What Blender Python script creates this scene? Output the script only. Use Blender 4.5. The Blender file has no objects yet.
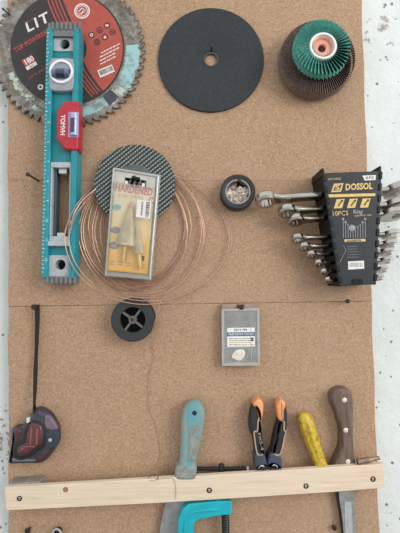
import bpy, bmesh, math, random
from mathutils import Vector, Matrix, Euler
random.seed(7)
SC = bpy.context.scene
COL = SC.collection
PI = math.pi
R = math.radians

# ------------------------------------------------------------------ camera
F = 400.0            # focal length in pixels of a 400 x 533 frame
D = 0.48             # distance from the tool board (m)
Z0 = 1.5             # height of the picture centre above the floor
PITCH, ROLL = R(2.0), R(-1.05)
cam_d = bpy.data.cameras.new('camera')
cam = bpy.data.objects.new('camera', cam_d)
COL.objects.link(cam)
cam_d.sensor_fit = 'VERTICAL'
cam_d.sensor_height = 24.0
cam_d.lens = 24.0 * F / 533.0
cam_d.clip_start = 0.01
CR = Matrix.Rotation(PI/2 + PITCH, 3, 'X') @ Matrix.Rotation(ROLL, 3, 'Z')
cam.location = (0, -D*math.cos(PITCH), Z0 - D*math.sin(PITCH))
cam.rotation_euler = CR.to_euler()
SC.camera = cam
CL = Vector(cam.location)


def P(px, py, h=0.0):
    """point of the photograph on the plane lying h metres in front of the board: (u right, v up, h out)"""
    d = CR @ Vector(((px-200)/F, -(py-266.5)/F, -1.0))
    t = (-h - CL.y) / d.y
    q = CL + d*t
    return Vector((q.x, q.z - Z0, h))


def S(h=0.0):
    return (D-h)/F


# ------------------------------------------------------------------ materials
def lin(c):
    return tuple(((x/255)/12.92 if x/255 <= 0.04045 else (((x/255)+0.055)/1.055)**2.4) for x in c) + (1.0,)


class NT:
    def __init__(s, name):
        s.m = bpy.data.materials.new(name)
        s.m.use_nodes = True
        s.t = s.m.node_tree
        s.b = s.t.nodes['Principled BSDF']
        s.co = None

    def n(s, typ, **kw):
        o = s.t.nodes.new(typ)
        for k, v in kw.items():
            if k in o.inputs:
                o.inputs[k].default_value = v
            else:
                setattr(o, k, v)
        return o

    def l(s, a, b):
        s.t.links.new(a, b)

    def coord(s):
        if not s.co:
            s.co = s.n('ShaderNodeTexCoord')
        return s.co.outputs['Object']

    def mapping(s, scale=(1, 1, 1), rot=(0, 0, 0)):
        mp = s.n('ShaderNodeMapping')
        mp.inputs['Scale'].default_value = scale
        mp.inputs['Rotation'].default_value = rot
        s.l(s.coord(), mp.inputs['Vector'])
        return mp.outputs['Vector']

    def noise(s, scale, detail=4, rough=0.55, vec=None, dist=0.0):
        o = s.n('ShaderNodeTexNoise')
        o.inputs['Scale'].default_value = scale
        o.inputs['Detail'].default_value = detail
        o.inputs['Roughness'].default_value = rough
        o.inputs['Distortion'].default_value = dist
        s.l(vec if vec else s.coord(), o.inputs['Vector'])
        return o.outputs['Fac']

    def ramp(s, fac, stops):
        o = s.n('ShaderNodeValToRGB')
        e = o.color_ramp.elements
        while len(e) < len(stops):
            e.new(0.5)
        for i, (p, c) in enumerate(stops):
            e[i].position = p
            e[i].color = c if len(c) == 4 else lin(c)
        s.l(fac, o.inputs['Fac'])
        return o.outputs['Color']

    def mix(s, fac, a, b, mode='MIX'):
        o = s.n('ShaderNodeMix', data_type='RGBA', blend_type=mode)
        for sock, v in ((o.inputs[0], fac), (o.inputs[6], a), (o.inputs[7], b)):
            if isinstance(v, (int, float)):
                sock.default_value = v
            elif isinstance(v, tuple):
                sock.default_value = v if len(v) == 4 else lin(v)
            else:
                s.l(v, sock)
        return o.outputs[2]

    def math(s, op, a, b=0.0):
        o = s.n('ShaderNodeMath', operation=op)
        for i, v in enumerate((a, b)):
            if isinstance(v, (int, float)):
                o.inputs[i].default_value = v
            else:
                s.l(v, o.inputs[i])
        return o.outputs[0]

    def bump(s, fac, strength=0.3, dist=0.001):
        o = s.n('ShaderNodeBump')
        o.inputs['Strength'].default_value = strength
        o.inputs['Distance'].default_value = dist
        s.l(fac, o.inputs['Height'])
        s.l(o.outputs['Normal'], s.b.inputs['Normal'])

    def base(s, c):
        if isinstance(c, tuple):
            s.b.inputs['Base Color'].default_value = c if len(c) == 4 else lin(c)
        else:
            s.l(c, s.b.inputs['Base Color'])

    def setp(s, rough=0.5, metal=0.0, spec=0.5):
        s.b.inputs['Roughness'].default_value = rough
        s.b.inputs['Metallic'].default_value = metal
        s.b.inputs['Specular IOR Level'].default_value = spec


def simple(name, c, rough=0.5, metal=0.0, var=0.12, scale=300.0, bump=0.0, spec=0.5, c2=None, thr=(0.35, 0.7)):
    m = NT(name)
    f = m.noise(scale, 5, 0.6)
    d = c2 if c2 else tuple(max(0, int(x*(1-var))) for x in c)
    m.base(m.ramp(f, [(thr[0], c), (thr[1], d)]))
    m.setp(rough, metal, spec)
    if bump:
        m.bump(f, bump, 0.0006)
    return m.m


def clear_plastic(name, tint=(235, 238, 236), refl=0.16, rough=0.12, haze=0.0):
    m = NT(name)
    t = m.t
    t.nodes.remove(m.b)
    out = [x for x in t.nodes if x.type == 'OUTPUT_MATERIAL'][0]
    tr = m.n('ShaderNodeBsdfTransparent')
    tr.inputs['Color'].default_value = lin(tint)
    gl = m.n('ShaderNodeBsdfGlossy')
    gl.inputs['Roughness'].default_value = rough
    lw = m.n('ShaderNodeLayerWeight')
    lw.inputs['Blend'].default_value = 0.25
    mul = m.math('MULTIPLY_ADD', lw.outputs['Fresnel'], 0.6)
    mul.node.inputs[2].default_value = refl*0.4
    mx = m.n('ShaderNodeMixShader')
    m.l(mul, mx.inputs[0]); m.l(tr.outputs[0], mx.inputs[1]); m.l(gl.outputs[0], mx.inputs[2])
    last = mx.outputs[0]
    if haze:
        df = m.n('ShaderNodeBsdfDiffuse')
        df.inputs['Color'].default_value = lin((225, 225, 220))
        m2 = m.n('ShaderNodeMixShader')
        m2.inputs[0].default_value = haze
        m.l(last, m2.inputs[1]); m.l(df.outputs[0], m2.inputs[2])
        last = m2.outputs[0]
    m.l(last, out.inputs['Surface'])
    return m.m


# board: pressed hardboard, brown with fibres, flecks and two pencil lines
def board_material(lines):
    m = NT('hardboard')
    a = m.noise(26, 6, 0.65)
    b = m.noise(400, 6, 0.75)
    c = m.noise(1500, 2, 0.5)
    base = m.ramp(a, [(0.30, (157, 126, 99)), (0.5, (171, 140, 112)), (0.72, (182, 151, 124))])
    fib = m.ramp(b, [(0.34, (110, 84, 65)), (0.50, (170, 139, 112)), (0.66, (216, 186, 157))])
    col = m.mix(0.60, base, fib)
    speck = m.ramp(m.noise(330, 3, 0.6), [(0.30, (1, 1, 1, 1)), (0.36, (0, 0, 0, 1))])
    col = m.mix(speck, col, (92, 66, 48))
    light = m.ramp(m.noise(430, 2, 0.5), [(0.64, (0, 0, 0, 1)), (0.72, (1, 1, 1, 1))])
    col = m.mix(light, col, (200, 171, 142))
    mot = m.ramp(m.noise(150, 4, 0.6), [(0.35, (148, 118, 92)), (0.65, (194, 162, 133))])
    col = m.mix(0.22, col, mot)
    dust = m.ramp(m.noise(9, 3, 0.5), [(0.5, (0, 0, 0, 1)), (0.75, (0.3, 0.3, 0.3, 1))])
    col = m.mix(dust, col, (176, 150, 128))
    sep = m.n('ShaderNodeSeparateXYZ')
    m.l(m.coord(), sep.inputs[0])
    wob = m.noise(60, 2)
    for (x0, y0, x1, y1, w, k) in lines:
        sl = (y1-y0)/(x1-x0)
        e = m.math('SUBTRACT', m.math('SUBTRACT', sep.outputs[1], m.math('MULTIPLY', sep.outputs[0], sl)), y0 - sl*x0)
        e = m.math('LESS_THAN', m.math('ABSOLUTE', e), w)
        e = m.math('MULTIPLY', e, m.math('MULTIPLY', wob, k))
        col = m.mix(e, col, (52, 40, 34))
    m.base(col)
    m.setp(0.82, 0, 0.25)
    m.bump(m.math('ADD', b, m.math('MULTIPLY', c, 0.6)), 0.12, 0.0005)
    return m.m


def plaster_material():
    m = NT('white_plaster')
    n1 = m.noise(14, 6, 0.65)
    col = m.ramp(n1, [(0.3, (206, 212, 209)), (0.7, (219, 225, 223))])
    v = m.n('ShaderNodeTexVoronoi')
    v.inputs['Scale'].default_value = 120
    m.l(m.mapping((1, 1, 1)), v.inputs['Vector'])
    big = m.noise(60, 2)
    spots = m.math('LESS_THAN', v.outputs['Distance'], m.math('MULTIPLY', m.math('SUBTRACT', big, 0.43), 0.95))
    col = m.mix(m.math('MULTIPLY', spots, 0.8), col, (92, 88, 84))
    sm = m.ramp(m.noise(34, 6, 0.72, m.mapping((0.8, 1.6, 1))), [(0.645, (0, 0, 0, 1)), (0.72, (1, 1, 1, 1))])
    col = m.mix(m.math('MULTIPLY', sm, 0.62), col, (142, 132, 122))
    # stains with a place of their own: brown smears top right, grit low on the left and right
    for (px, py, rad, amt, c, sc) in ((392, 22, 0.035, 0.75, (128, 112, 98), 70), (366, 38, 0.012, 0.7, (120, 110, 100), 120), (2, 440, 0.05, 0.8, (84, 78, 72), 130), (2, 190, 0.04, 0.3, (150, 146, 140), 60)):
        p = P(px, py, -0.013)
        vd = m.n('ShaderNodeVectorMath', operation='DISTANCE')
        m.l(m.coord(), vd.inputs[0])
        vd.inputs[1].default_value = (p.x, p.y, -0.013)
        near = m.math('SUBTRACT', 1.0, m.math('DIVIDE', vd.outputs['Value'], rad))
        near.node.use_clamp = True
        nn = m.math('ADD', m.noise(sc, 5, 0.62), m.math('MULTIPLY', near, 0.12))
        msk = m.ramp(nn, [(0.61, (0, 0, 0, 1)), (0.70, (1, 1, 1, 1))])
        msk = m.math('MULTIPLY', m.math('MULTIPLY', msk, m.math('GREATER_THAN', near, 0.0)), amt)
        col = m.mix(msk, col, c)
    m.base(col)
    m.setp(0.75, 0, 0.3)
    m.bump(m.math('ADD', m.noise(50, 8, 0.65), m.math('MULTIPLY', spots, -0.4)), 0.5, 0.004)
    return m.m


def pine_material():
    m = NT('pine')
    v = m.mapping((6, 120, 120))
    f = m.noise(3.0, 5, 0.6, v, 0.6)
    col = m.ramp(f, [(0.3, (206, 186, 160)), (0.5, (219, 201, 177)), (0.7, (226, 210, 189))])
    m.base(col)
    m.setp(0.62, 0, 0.3)
    m.bump(f, 0.08, 0.0004)
    return m.m


def dark_wood():
    m = NT('worn_brown_wood')
    v = m.mapping((500, 40, 300), (0, 0, R(-3)))
    f = m.noise(1.0, 6, 0.65, v, 0.5)
    m.base(m.ramp(f, [(0.3, (80, 64, 55)), (0.55, (112, 93, 82)), (0.75, (136, 117, 105))]))
    m.setp(0.6, 0, 0.35)
    m.bump(f, 0.2, 0.0005)
    return m.m


def blade_steel():
    m = NT('worn_blade_steel')
    a = m.noise(40, 6, 0.7)
    b = m.noise(160, 4, 0.6)
    col = m.ramp(a, [(0.32, (86, 80, 72)), (0.5, (124, 117, 107)), (0.68, (168, 165, 156))])
    col = m.mix(0.35, col, m.ramp(b, [(0.35, (74, 69, 62)), (0.65, (160, 156, 147))]))
    m.base(col)
    m.setp(0.55, 0.45, 0.5)
    m.bump(b, 0.1, 0.0004)
    return m.m


def weave_material():
    m = NT('fibreglass_mesh')
    sep = m.n('ShaderNodeSeparateXYZ')
    m.l(m.mapping((1, 1, 1), (0, 0, R(-38))), sep.inputs[0])
    k = 2*PI/0.0034
    wx = m.math('SINE', m.math('MULTIPLY', sep.outputs[0], k))
    wy = m.math('SINE', m.math('MULTIPLY', sep.outputs[1], k*0.8))
    f = m.math('ADD', m.math('MULTIPLY', wy, m.math('ADD', m.math('MULTIPLY', wx, 0.45), 0.5)), m.math('MULTIPLY', m.noise(900, 3), 0.6))
    col = m.ramp(f, [(0.05, (48, 54, 52)), (0.40, (74, 80, 78)), (0.62, (150, 156, 151))])
    m.base(col)
    m.setp(0.85, 0, 0.3)
    m.bump(f, 0.6, 0.0008)
    return m.m


def card_material(y0, y1):
    """printed insert: cream at the top turning orange at the foot (a print of its own)"""
    m = NT('printed_card')
    sep = m.n('ShaderNodeSeparateXYZ')
    m.l(m.coord(), sep.inputs[0])
    mr = m.n('ShaderNodeMapRange')
    mr.inputs[1].default_value = y0
    mr.inputs[2].default_value = y1
    m.l(m.math('ADD', sep.outputs[1], m.math('MULTIPLY', m.math('SUBTRACT', m.noise(70, 4), 0.5), 0.02)), mr.inputs[0])
    m.base(m.ramp(mr.outputs[0], [(0.0, (248, 184, 70)), (0.25, (250, 202, 104)), (0.5, (240, 218, 166)), (0.8, (224, 214, 194)), (1.0, (214, 206, 192))]))
    m.setp(0.4, 0, 0.4)
    return m.m


M = {}
M['plaster'] = plaster_material()
M['pine'] = pine_material()
M['knot'] = simple('pine_knot', (176, 138, 98), 0.6, 0, 0.3, 900)
M['greywood'] = simple('grey_weathered_wood', (150, 141, 136), 0.75, 0, 0.25, 160)
M['steel'] = simple('nail_steel', (70, 66, 62), 0.45, 0.7, 0.4, 700)
M['rust'] = simple('dark_rusty_screw', (32, 26, 22), 0.9, 0.0, 0.4, 900, 0, 0.2)
M['black'] = simple('black_plastic', (30, 31, 33), 0.45, 0, 0.25, 200)
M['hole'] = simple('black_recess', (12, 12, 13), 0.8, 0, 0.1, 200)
M['blade'] = blade_steel()
M['label_black'] = simple('label_black', (48, 44, 43), 0.55, 0, 0.15, 80)
M['label_red'] = simple('label_red', (178, 76, 60), 0.5, 0, 0.12, 90)
M['print_white'] = simple('print_white', (226, 222, 216), 0.5, 0, 0.05, 300)
M['print_red'] = simple('print_red', (178, 74, 60), 0.5, 0, 0.1, 300)
M['print_pink'] = simple('print_pink', (216, 140, 136), 0.5, 0, 0.1, 300)
M['print_black'] = simple('print_black', (44, 42, 42), 0.5, 0, 0.1, 300)
M['print_gold'] = simple('print_gold', (222, 186, 112), 0.45, 0, 0.1, 300)
M['print_grey'] = simple('print_grey', (150, 152, 152), 0.5, 0, 0.1, 300)
M['print_blue'] = simple('print_blue', (74, 104, 140), 0.5, 0, 0.1, 300)
M['print_teal'] = simple('print_teal', (140, 196, 186), 0.5, 0, 0.1, 300)
M['paint_teal'] = simple('pale_blue_paint', (150, 192, 194), 0.55, 0, 0.3, 90, c2=(122, 134, 130), thr=(0.48, 0.66))
M['paint_white'] = simple('chalky_paint', (182, 194, 184), 0.6, 0, 0.3, 100, c2=(120, 116, 106), thr=(0.42, 0.56))
M['teal'] = simple('teal_enamel', (18, 148, 160), 0.38, 0.0, 0.12, 60, 0, 0.5)
M['teal_deep'] = simple('teal_web', (12, 132, 142), 0.42, 0.0, 0.1, 60)
M['teal_clamp'] = simple('turquoise_enamel', (24, 176, 192), 0.4, 0, 0.1, 60)
M['grey_cap'] = simple('grey_rubber_cap', (118, 122, 122), 0.6, 0, 0.15, 200)
M['grey_plate'] = simple('light_grey_plastic', (178, 184, 186), 0.45, 0, 0.1, 150)
M['silver'] = simple('silver_plastic', (196, 202, 204), 0.35, 0.25, 0.08, 100)
M['white_ring'] = simple('white_ring', (236, 238, 238), 0.35, 0, 0.03, 100)
M['vial'] = simple('vial_liquid', (96, 102, 142), 0.12, 0, 0.2, 60, 0, 0.8)
M['vial_dark'] = simple('vial_dark', (38, 44, 74), 0.15, 0, 0.2, 60, 0, 0.8)
M['vial_light'] = simple('vial_bubble', (170, 178, 214), 0.12, 0, 0.1, 60, 0, 0.8)
M['red'] = simple('red_plastic', (186, 36, 54), 0.4, 0, 0.1, 60)
M['disc_black'] = simple('abrasive_disc', (58, 62, 65), 0.8, 0, 0.25, 420, 0.35, 0.3, c2=(46, 50, 53))
M['flap_green'] = simple('green_abrasive', (112, 186, 172), 0.85, 0, 0.25, 700, 0.3, 0.25, c2=(62, 140, 130), thr=(0.4, 0.6))
M['flap_brown'] = simple('brown_abrasive', (150, 132, 124), 0.85, 0, 0.35, 700, 0.4, 0.25, c2=(92, 78, 72), thr=(0.4, 0.6))
M['hub_white'] = simple('white_fibre', (232, 234, 230), 0.6, 0, 0.05, 200)
M['hub_pink'] = simple('salmon_plate', (226, 164, 142), 0.55, 0, 0.08, 200)
M['weave'] = weave_material()
M['copper'] = simple('copper_wire', (206, 162, 140), 0.38, 0.45, 0.15, 90)
M['thread'] = simple('red_thread', (172, 116, 92), 0.8, 0, 0.1, 200)
M['spool'] = simple('dark_grey_plastic', (46, 51, 51), 0.55, 0, 0.2, 200)
M['tape'] = simple('black_tape', (36, 37, 38), 0.5, 0, 0.2, 200)
M['film'] = simple('crumpled_film', (232, 222, 210), 0.35, 0, 0.35, 260, 0.3, 0.6, c2=(188, 172, 156))
M['core'] = simple('pale_core', (166, 164, 160), 0.5, 0, 0.1, 200)
M['rack'] = simple('black_rack_plastic', (20, 21, 23), 0.5, 0, 0.2, 120, 0, 0.3)
M['rack_face'] = simple('charcoal_printed_panel', (40, 45, 50), 0.45, 0, 0.22, 40, 0, 0.35)
M['chrome'] = simple('chrome_steel', (184, 178, 170), 0.24, 1.0, 0.08, 60)
M['box'] = simple('grey_frosted_plastic', (146, 147, 146), 0.4, 0, 0.15, 90, 0, 0.5)
M['box_rim'] = simple('frosted_rim', (176, 172, 166), 0.4, 0, 0.1, 90)
M['tab'] = simple('hang_tab', (166, 142, 126), 0.4, 0, 0.12, 120)
M['sticker'] = simple('white_sticker', (232, 232, 226), 0.5, 0, 0.04, 200)
M['cream'] = simple('cream_scrap', (226, 218, 202), 0.5, 0, 0.1, 200)
M['slate'] = simple('slate_plastic', (64, 66, 75), 0.4, 0, 0.3, 70)
M['maroon'] = simple('maroon_plastic', (98, 48, 51), 0.28, 0, 0.35, 60, 0, 0.6)
M['maroon_light'] = simple('maroon_ridge', (150, 92, 92), 0.3, 0, 0.2, 60)
M['mauve'] = simple('mauve_plastic', (130, 108, 126), 0.35, 0, 0.2, 60)
M['strap'] = simple('black_cord', (36, 30, 30), 0.8, 0, 0.3, 700)
M['putty'] = simple('dusty_teal_handle', (112, 156, 158), 0.6, 0, 0.2, 110, 0.1, 0.4, c2=(146, 148, 138), thr=(0.42, 0.62))
M['putty_rim'] = simple('dusty_grey_plastic', (146, 152, 146), 0.65, 0, 0.2, 200)
M['putty_blue'] = simple('teal_handle', (96, 156, 164), 0.5, 0, 0.12, 120, 0, 0.4, c2=(136, 150, 146), thr=(0.5, 0.7))
M['bladegrey'] = simple('dull_blade_steel', (172, 174, 172), 0.42, 0.55, 0.2, 120)
M['bladebright'] = simple('ground_steel', (208, 214, 214), 0.35, 0.6, 0.1, 120)
M['orange'] = simple('orange_grip', (236, 160, 104), 0.5, 0, 0.12, 120)
M['grip_black'] = simple('black_grip', (46, 43, 44), 0.6, 0, 0.15, 300)
M['navy'] = simple('slate_blue_grip', (66, 72, 88), 0.5, 0, 0.15, 120)
M['edge_tan'] = simple('tan_piping', (184, 160, 140), 0.5, 0, 0.1, 100)
M['yellow'] = simple('yellow_handle', (200, 172, 48), 0.4, 0, 0.2, 200, 0.1, 0.5, c2=(134, 100, 40), thr=(0.46, 0.70))
M['wood_dark'] = dark_wood()
M['rivet'] = simple('bright_rivet', (222, 220, 214), 0.4, 0.4, 0.05, 100)
M['brass'] = simple('dull_bronze', (158, 134, 116), 0.42, 0.6, 0.2, 200)
M['clear'] = clear_plastic('clear_plastic', (252, 252, 250), 0.14, 0.12, 0.05)
M['clear_rim'] = clear_plastic('clear_rim', (214, 218, 216), 0.5, 0.2, 0.40)
M['bit_gold'] = simple('titanium_step_bit', (226, 190, 96), 0.3, 0.4, 0.15, 100)
M['bit_grey'] = simple('grey_step_bit', (206, 192, 156), 0.35, 0.15, 0.15, 100)


# ------------------------------------------------------------------ mesh helpers (all in u, v, h)
def spl(pts, n=6, closed=True):
    out = []
    N = len(pts)
    rng = range(N) if closed else range(N-1)
    for i in rng:
        if closed:
            p0, p1, p2, p3 = (Vector(pts[(i+k) % N]) for k in (-1, 0, 1, 2))
        else:
            p0, p1, p2, p3 = (Vector(pts[min(max(i+k, 0), N-1)]) for k in (-1, 0, 1, 2))
        for j in range(n):
            t = j/n
            out.append(0.5*((2*p1) + (p2-p0)*t + (2*p0-5*p1+4*p2-p3)*t*t + (3*p1-p0-3*p2+p3)*t**3))
    if not closed:
        out.append(Vector(pts[-1]))
    return out


def area2(p):
    return sum(p[i][0]*p[(i+1) % len(p)][1] - p[(i+1) % len(p)][0]*p[i][1] for i in range(len(p)))


class MB:
    def __init__(s):
        s.bm = bmesh.new()

    def rings(s, rs, cap0=True, cap1=True, closed=True):
        bm = s.bm
        V = [[bm.verts.new(p) for p in r] for r in rs]
        n = len(V[0])
        for a, b in zip(V, V[1:]):
            for i in range(n if closed else n-1):
                j = (i+1) % n
                bm.faces.new((a[i], a[j], b[j], b[i]))
        if cap0:
            bm.faces.new(list(reversed(V[0])))
        if cap1:
            bm.faces.new(V[-1])
        return s

    def prism(s, pts, h0, h1):
        pts = [(p[0], p[1]) for p in pts]
        if area2(pts) < 0:
            pts = pts[::-1]
        return s.rings([[(x, y, h0) for x, y in pts], [(x, y, h1) for x, y in pts]])

    def flat(s, pts, h):
        pts = [(p[0], p[1]) for p in pts]
        if area2(pts) < 0:
            pts = pts[::-1]
        s.bm.faces.new([s.bm.verts.new((x, y, h)) for x, y in pts])
        return s

    def pillow(s, pts, h0, h1, r, steps=4, back=None):
        """outline with rounded front edges (and back ones when back is given)"""
        pts = [Vector((p[0], p[1])) for p in pts]
        if area2(pts) < 0:
            pts = pts[::-1]
        n = len(pts)
        nor = []
        for i in range(n):
            t = pts[(i+1) % n] - pts[i-1]
            t = t.normalized() if t.length > 1e-9 else Vector((1, 0))
            nor.append(Vector((-t.y, t.x)))

        def ring(h, ins):
            return [(pts[i].x + nor[i].x*ins, pts[i].y + nor[i].y*ins, h) for i in range(n)]
        rs = []
        if back:
            for k in range(steps):
                a = PI/2*k/steps
                rs.append(ring(h0 + back*(1-math.sin(a)), back*(1-math.cos(a)))) if False else None
            for k in range(steps):
                a = PI/2*(1-k/steps)
                rs.append(ring(h0 + back*(1-math.sin(a)), back*(1-math.cos(a))))
            rs.append(ring(h0+back, 0))
        else:
            rs.append(ring(h0, 0))
        for k in range(steps+1):
            a = PI/2*k/steps
            rs.append(ring(h1 - r + r*math.sin(a), r*(1-math.cos(a))))
        return s.rings(rs)

    def box(s, x0, x1, y0, y1, z0, z1):
        return s.prism([(x0, y0), (x1, y0), (x1, y1), (x0, y1)], z0, z1)

    def hull8(s, bot, top):
        return s.rings([bot, top])

    def lathe(s, prof, seg=48, mat=None, cap0=True, cap1=True, wob=None):
        mat = mat or Matrix.Identity(4)
        rs = []
        for (r, z) in prof:
            ring = []
            for i in range(seg):
                a = 2*PI*i/seg
                rr = r*(wob(a, z) if wob else 1)
                ring.append(mat @ Vector((rr*math.cos(a), rr*math.sin(a), z)))
            rs.append(ring)
        return s.rings(rs, cap0, cap1)

    def annulus(s, c, r0, r1, h0, h1, seg=64):
        m = Matrix.Translation((c[0], c[1], 0))
        return s.lathe([(r0, h0), (r1, h0), (r1, h1), (r0, h1), (r0, h0)], seg, m, False, False)

    def tube(s, pts, r, seg=8, closed=False):
        pts = [Vector(p) for p in pts]
        n = len(pts)
        rr = r if isinstance(r, (list, tuple)) else [r]*n
        T = []
        for i in range(n):
            if closed:
                t = pts[(i+1) % n]-pts[i-1]
            else:
                t = pts[min(i+1, n-1)]-pts[max(i-1, 0)]
            T.append(t.normalized())
        up = Vector((0, 0, 1)) if abs(T[0].z) < 0.9 else Vector((1, 0, 0))
        N = (up - T[0]*up.dot(T[0])).normalized()
        rs = []
        for i in range(n):
            N = (N - T[i]*N.dot(T[i])).normalized()
            B = T[i].cross(N)
            rs.append([pts[i] + rr[i]*(math.cos(2*PI*k/seg)*N + math.sin(2*PI*k/seg)*B) for k in range(seg)])
        if closed:
            rs.append(rs[0])
        s.rings(rs, not closed, not closed)
        if closed:
            bmesh.ops.remove_doubles(s.bm, verts=s.bm.verts, dist=1e-7)
        return s

    def bar(s, a, b, r, seg=12, r2=None):
        return s.tube([a, b], [r, r if r2 is None else r2], seg)

    def ball(s, c, r, sx=1, sy=1, sz=1, seg=16):
        m = Matrix.Translation(c) @ Matrix.Diagonal((sx, sy, sz, 1))
        bmesh.ops.create_uvsphere(s.bm, u_segments=seg, v_segments=seg//2, radius=r, matrix=m)
        return s

    def xform(s, m):
        bmesh.ops.transform(s.bm, matrix=m, verts=s.bm.verts)
        return s


RX = Euler((PI/2, 0, 0))


def tag(o, label=None, cat=None, group=None, kind=None):
    for k, v in (('label', label), ('category', cat), ('group', group), ('kind', kind)):
        if v:
            o[k] = v
    return o


def build(name, mb, mat, parent=None, label=None, bevel=0.0, loc=None, smooth=35, seg=2):
    me = bpy.data.meshes.new(name)
    bmesh.ops.recalc_face_normals(mb.bm, faces=mb.bm.faces)
    mb.bm.to_mesh(me)
    mb.bm.free()
    me.materials.append(M[mat] if isinstance(mat, str) else mat)
    me.polygons.foreach_set('use_smooth', [True]*len(me.polygons))
    me.set_sharp_from_angle(angle=R(smooth))
    o = bpy.data.objects.new(name, me)
    COL.objects.link(o)
    if parent is not None:
        o.parent = parent.o if isinstance(parent, Thing) else parent
    else:
        o.rotation_euler = RX
        if loc is not None:
            o.location = (loc[0], -loc[2], loc[1] + Z0)
    if bevel:
        b = o.modifiers.new('bevel', 'BEVEL')
        b.width = bevel
        b.segments = seg
        b.limit_method = 'ANGLE'
        b.angle_limit = R(40)
        b.harden_normals = False
    if label:
        o['label'] = label
    return o


class Thing:
    """an empty lying on the board: local x right, y up, z out of the board"""
    def __init__(s, name, label, cat, px, py, h=0.0, rot=0.0, group=None):
        s.c = P(px, py, h)
        s.o = bpy.data.objects.new(name, None)
        s.o.empty_display_size = 0.01
        COL.objects.link(s.o)
        s.o.matrix_world = Matrix.Translation((s.c.x, -s.c.z, s.c.y + Z0)) @ Matrix.Rotation(PI/2, 4, 'X') @ Matrix.Rotation(rot, 4, 'Z')
        tag(s.o, label, cat, group)

    def at(s, px, py, h):
        return P(px, py, h) - s.c

    def pts(s, pl, h):
        return [s.at(x, y, h) for x, y in pl]


def tmesh(txt, cap, bold=0.0, sx=1.0, shear=0.0, sp=1.0):
    cu = bpy.data.curves.new('lettering', 'FONT')
    cu.body = txt
    cu.size = cap/0.7
    cu.align_x = 'CENTER'
    cu.align_y = 'CENTER'
    cu.offset = bold*cap
    cu.shear = shear
    cu.space_character = sp
    cu.resolution_u = 2
    o = bpy.data.objects.new('lettering', cu)
    COL.objects.link(o)
    bpy.context.view_layer.update()
    me = bpy.data.meshes.new_from_object(o.evaluated_get(bpy.context.evaluated_depsgraph_get()))
    bpy.data.objects.remove(o)
    bpy.data.curves.remove(cu)
    me.transform(Matrix.Diagonal((sx, 1, 1, 1)))
    return me


def text(T, txt, px, py, cap, h, mat, rot=0.0, parent=None, bold=0.02, sx=1.0, shear=0.0, width=None, sp=1.0, local=None):
    """cap height and width in pixels of the photograph"""
    s = S(h)
    me = tmesh(txt, cap*s, bold, sx, shear, sp)
    if width:
        xs = [v.co.x for v in me.vertices]
        me.transform(Matrix.Diagonal((width*s/(max(xs)-min(xs)), 1, 1, 1)))
    p = local if local is not None else T.at(px, py, h)
    me.transform(Matrix.Translation((p[0], p[1], p[2])) @ Matrix.Rotation(R(rot), 4, 'Z'))
    me.materials.clear()
    me.materials.append(M[mat])
    o = bpy.data.objects.new('lettering', me)
    COL.objects.link(o)
    o.parent = parent if parent is not None else T.o
    return o


def circ(cx, cy, r, n=48, a0=0, a1=360):
    full = abs(a1-a0) >= 360
    return [(cx + r*math.cos(R(a0 + (a1-a0)*i/(n if full else n-1))), cy - r*math.sin(R(a0 + (a1-a0)*i/(n if full else n-1)))) for i in range(n)]


# ------------------------------------------------------------------ setting
def build_setting():
    c = P(200, 266)
    wall = MB().box(-1.3, 1.3, -1.5, 1.2, -0.06, -0.013)
    o = build('wall_back', wall, 'plaster', loc=(0, 0, 0))
    o['kind'] = 'structure'
    fl = MB().box(-1.3, 1.3, -1.6, -1.5, -0.06, 2.2)
    o = build('floor', fl, simple('concrete', (120, 116, 110), 0.85, 0, 0.2, 20), loc=(0, 0, 0))
    o['kind'] = 'structure'


def line_px(a, b):
    p, q = P(*a), P(*b)
    return (p.x, p.y, q.x, q.y)


def build_board():
    u0 = (P(7, 30).x + P(9.5, 500).x)/2
    u1 = (P(363, 30).x + P(378, 500).x)/2
    v0, v1 = P(200, 640).y, P(200, -12).y
    print('board', P(7, 0).x, P(9.5, 290).x, P(9, 520).x, '|', P(362, 0).x, P(373, 290).x, P(379, 520).x)
    lines = [line_px((10, 306.5), (345, 301.5)) + (0.00032, 1.5), line_px((10, 180), (360, 181)) + (0.00028, 0.9)]
    mb = MB()
    # a hand-cut edge: slightly wavy
    L = []
    N = 40
    for i in range(N+1):
        L.append((u0 + 0.0006*math.sin(i*1.7) + 0.0004*math.sin(i*0.6), v0 + (v1-v0)*i/N))
    Rr = []
    for i in range(N+1):
        Rr.append((u1 + 0.0006*math.sin(i*1.3+1), v1 + (v0-v1)*i/N))
    mb.prism(L + Rr, -0.013, 0)
    o = build('tool_board', mb, board_material(lines), loc=(0, 0, 0), bevel=0.0006)
    tag(o, 'brown pressed hardboard panel on white wall carrying all the tools', 'board')


def nail(px, py, length, label, tilt=(0, 0), r=0.0011, head=0.0026, group=None, mat='steel', tip=False):
    """driven into the board at pixel px,py; tilt leans the free end (u, v metres)"""
    T0 = P(px, py, length if tip else 0)
    a = Vector((0, 0, -0.006))
    b = Vector((tilt[0], tilt[1], length))
    d = (b-a).normalized()
    mb = MB().bar(a, b, r, 10)
    mb.tube([b - d*0.0002, b + d*0.0002, b + d*0.0010, b + d*0.0013], [r, head, head, head*0.7], 14)
    o = build('nail', mb, mat, loc=(T0.x, T0.y, 0.0))
    tag(o, label, 'nail', group)
    return o


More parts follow.
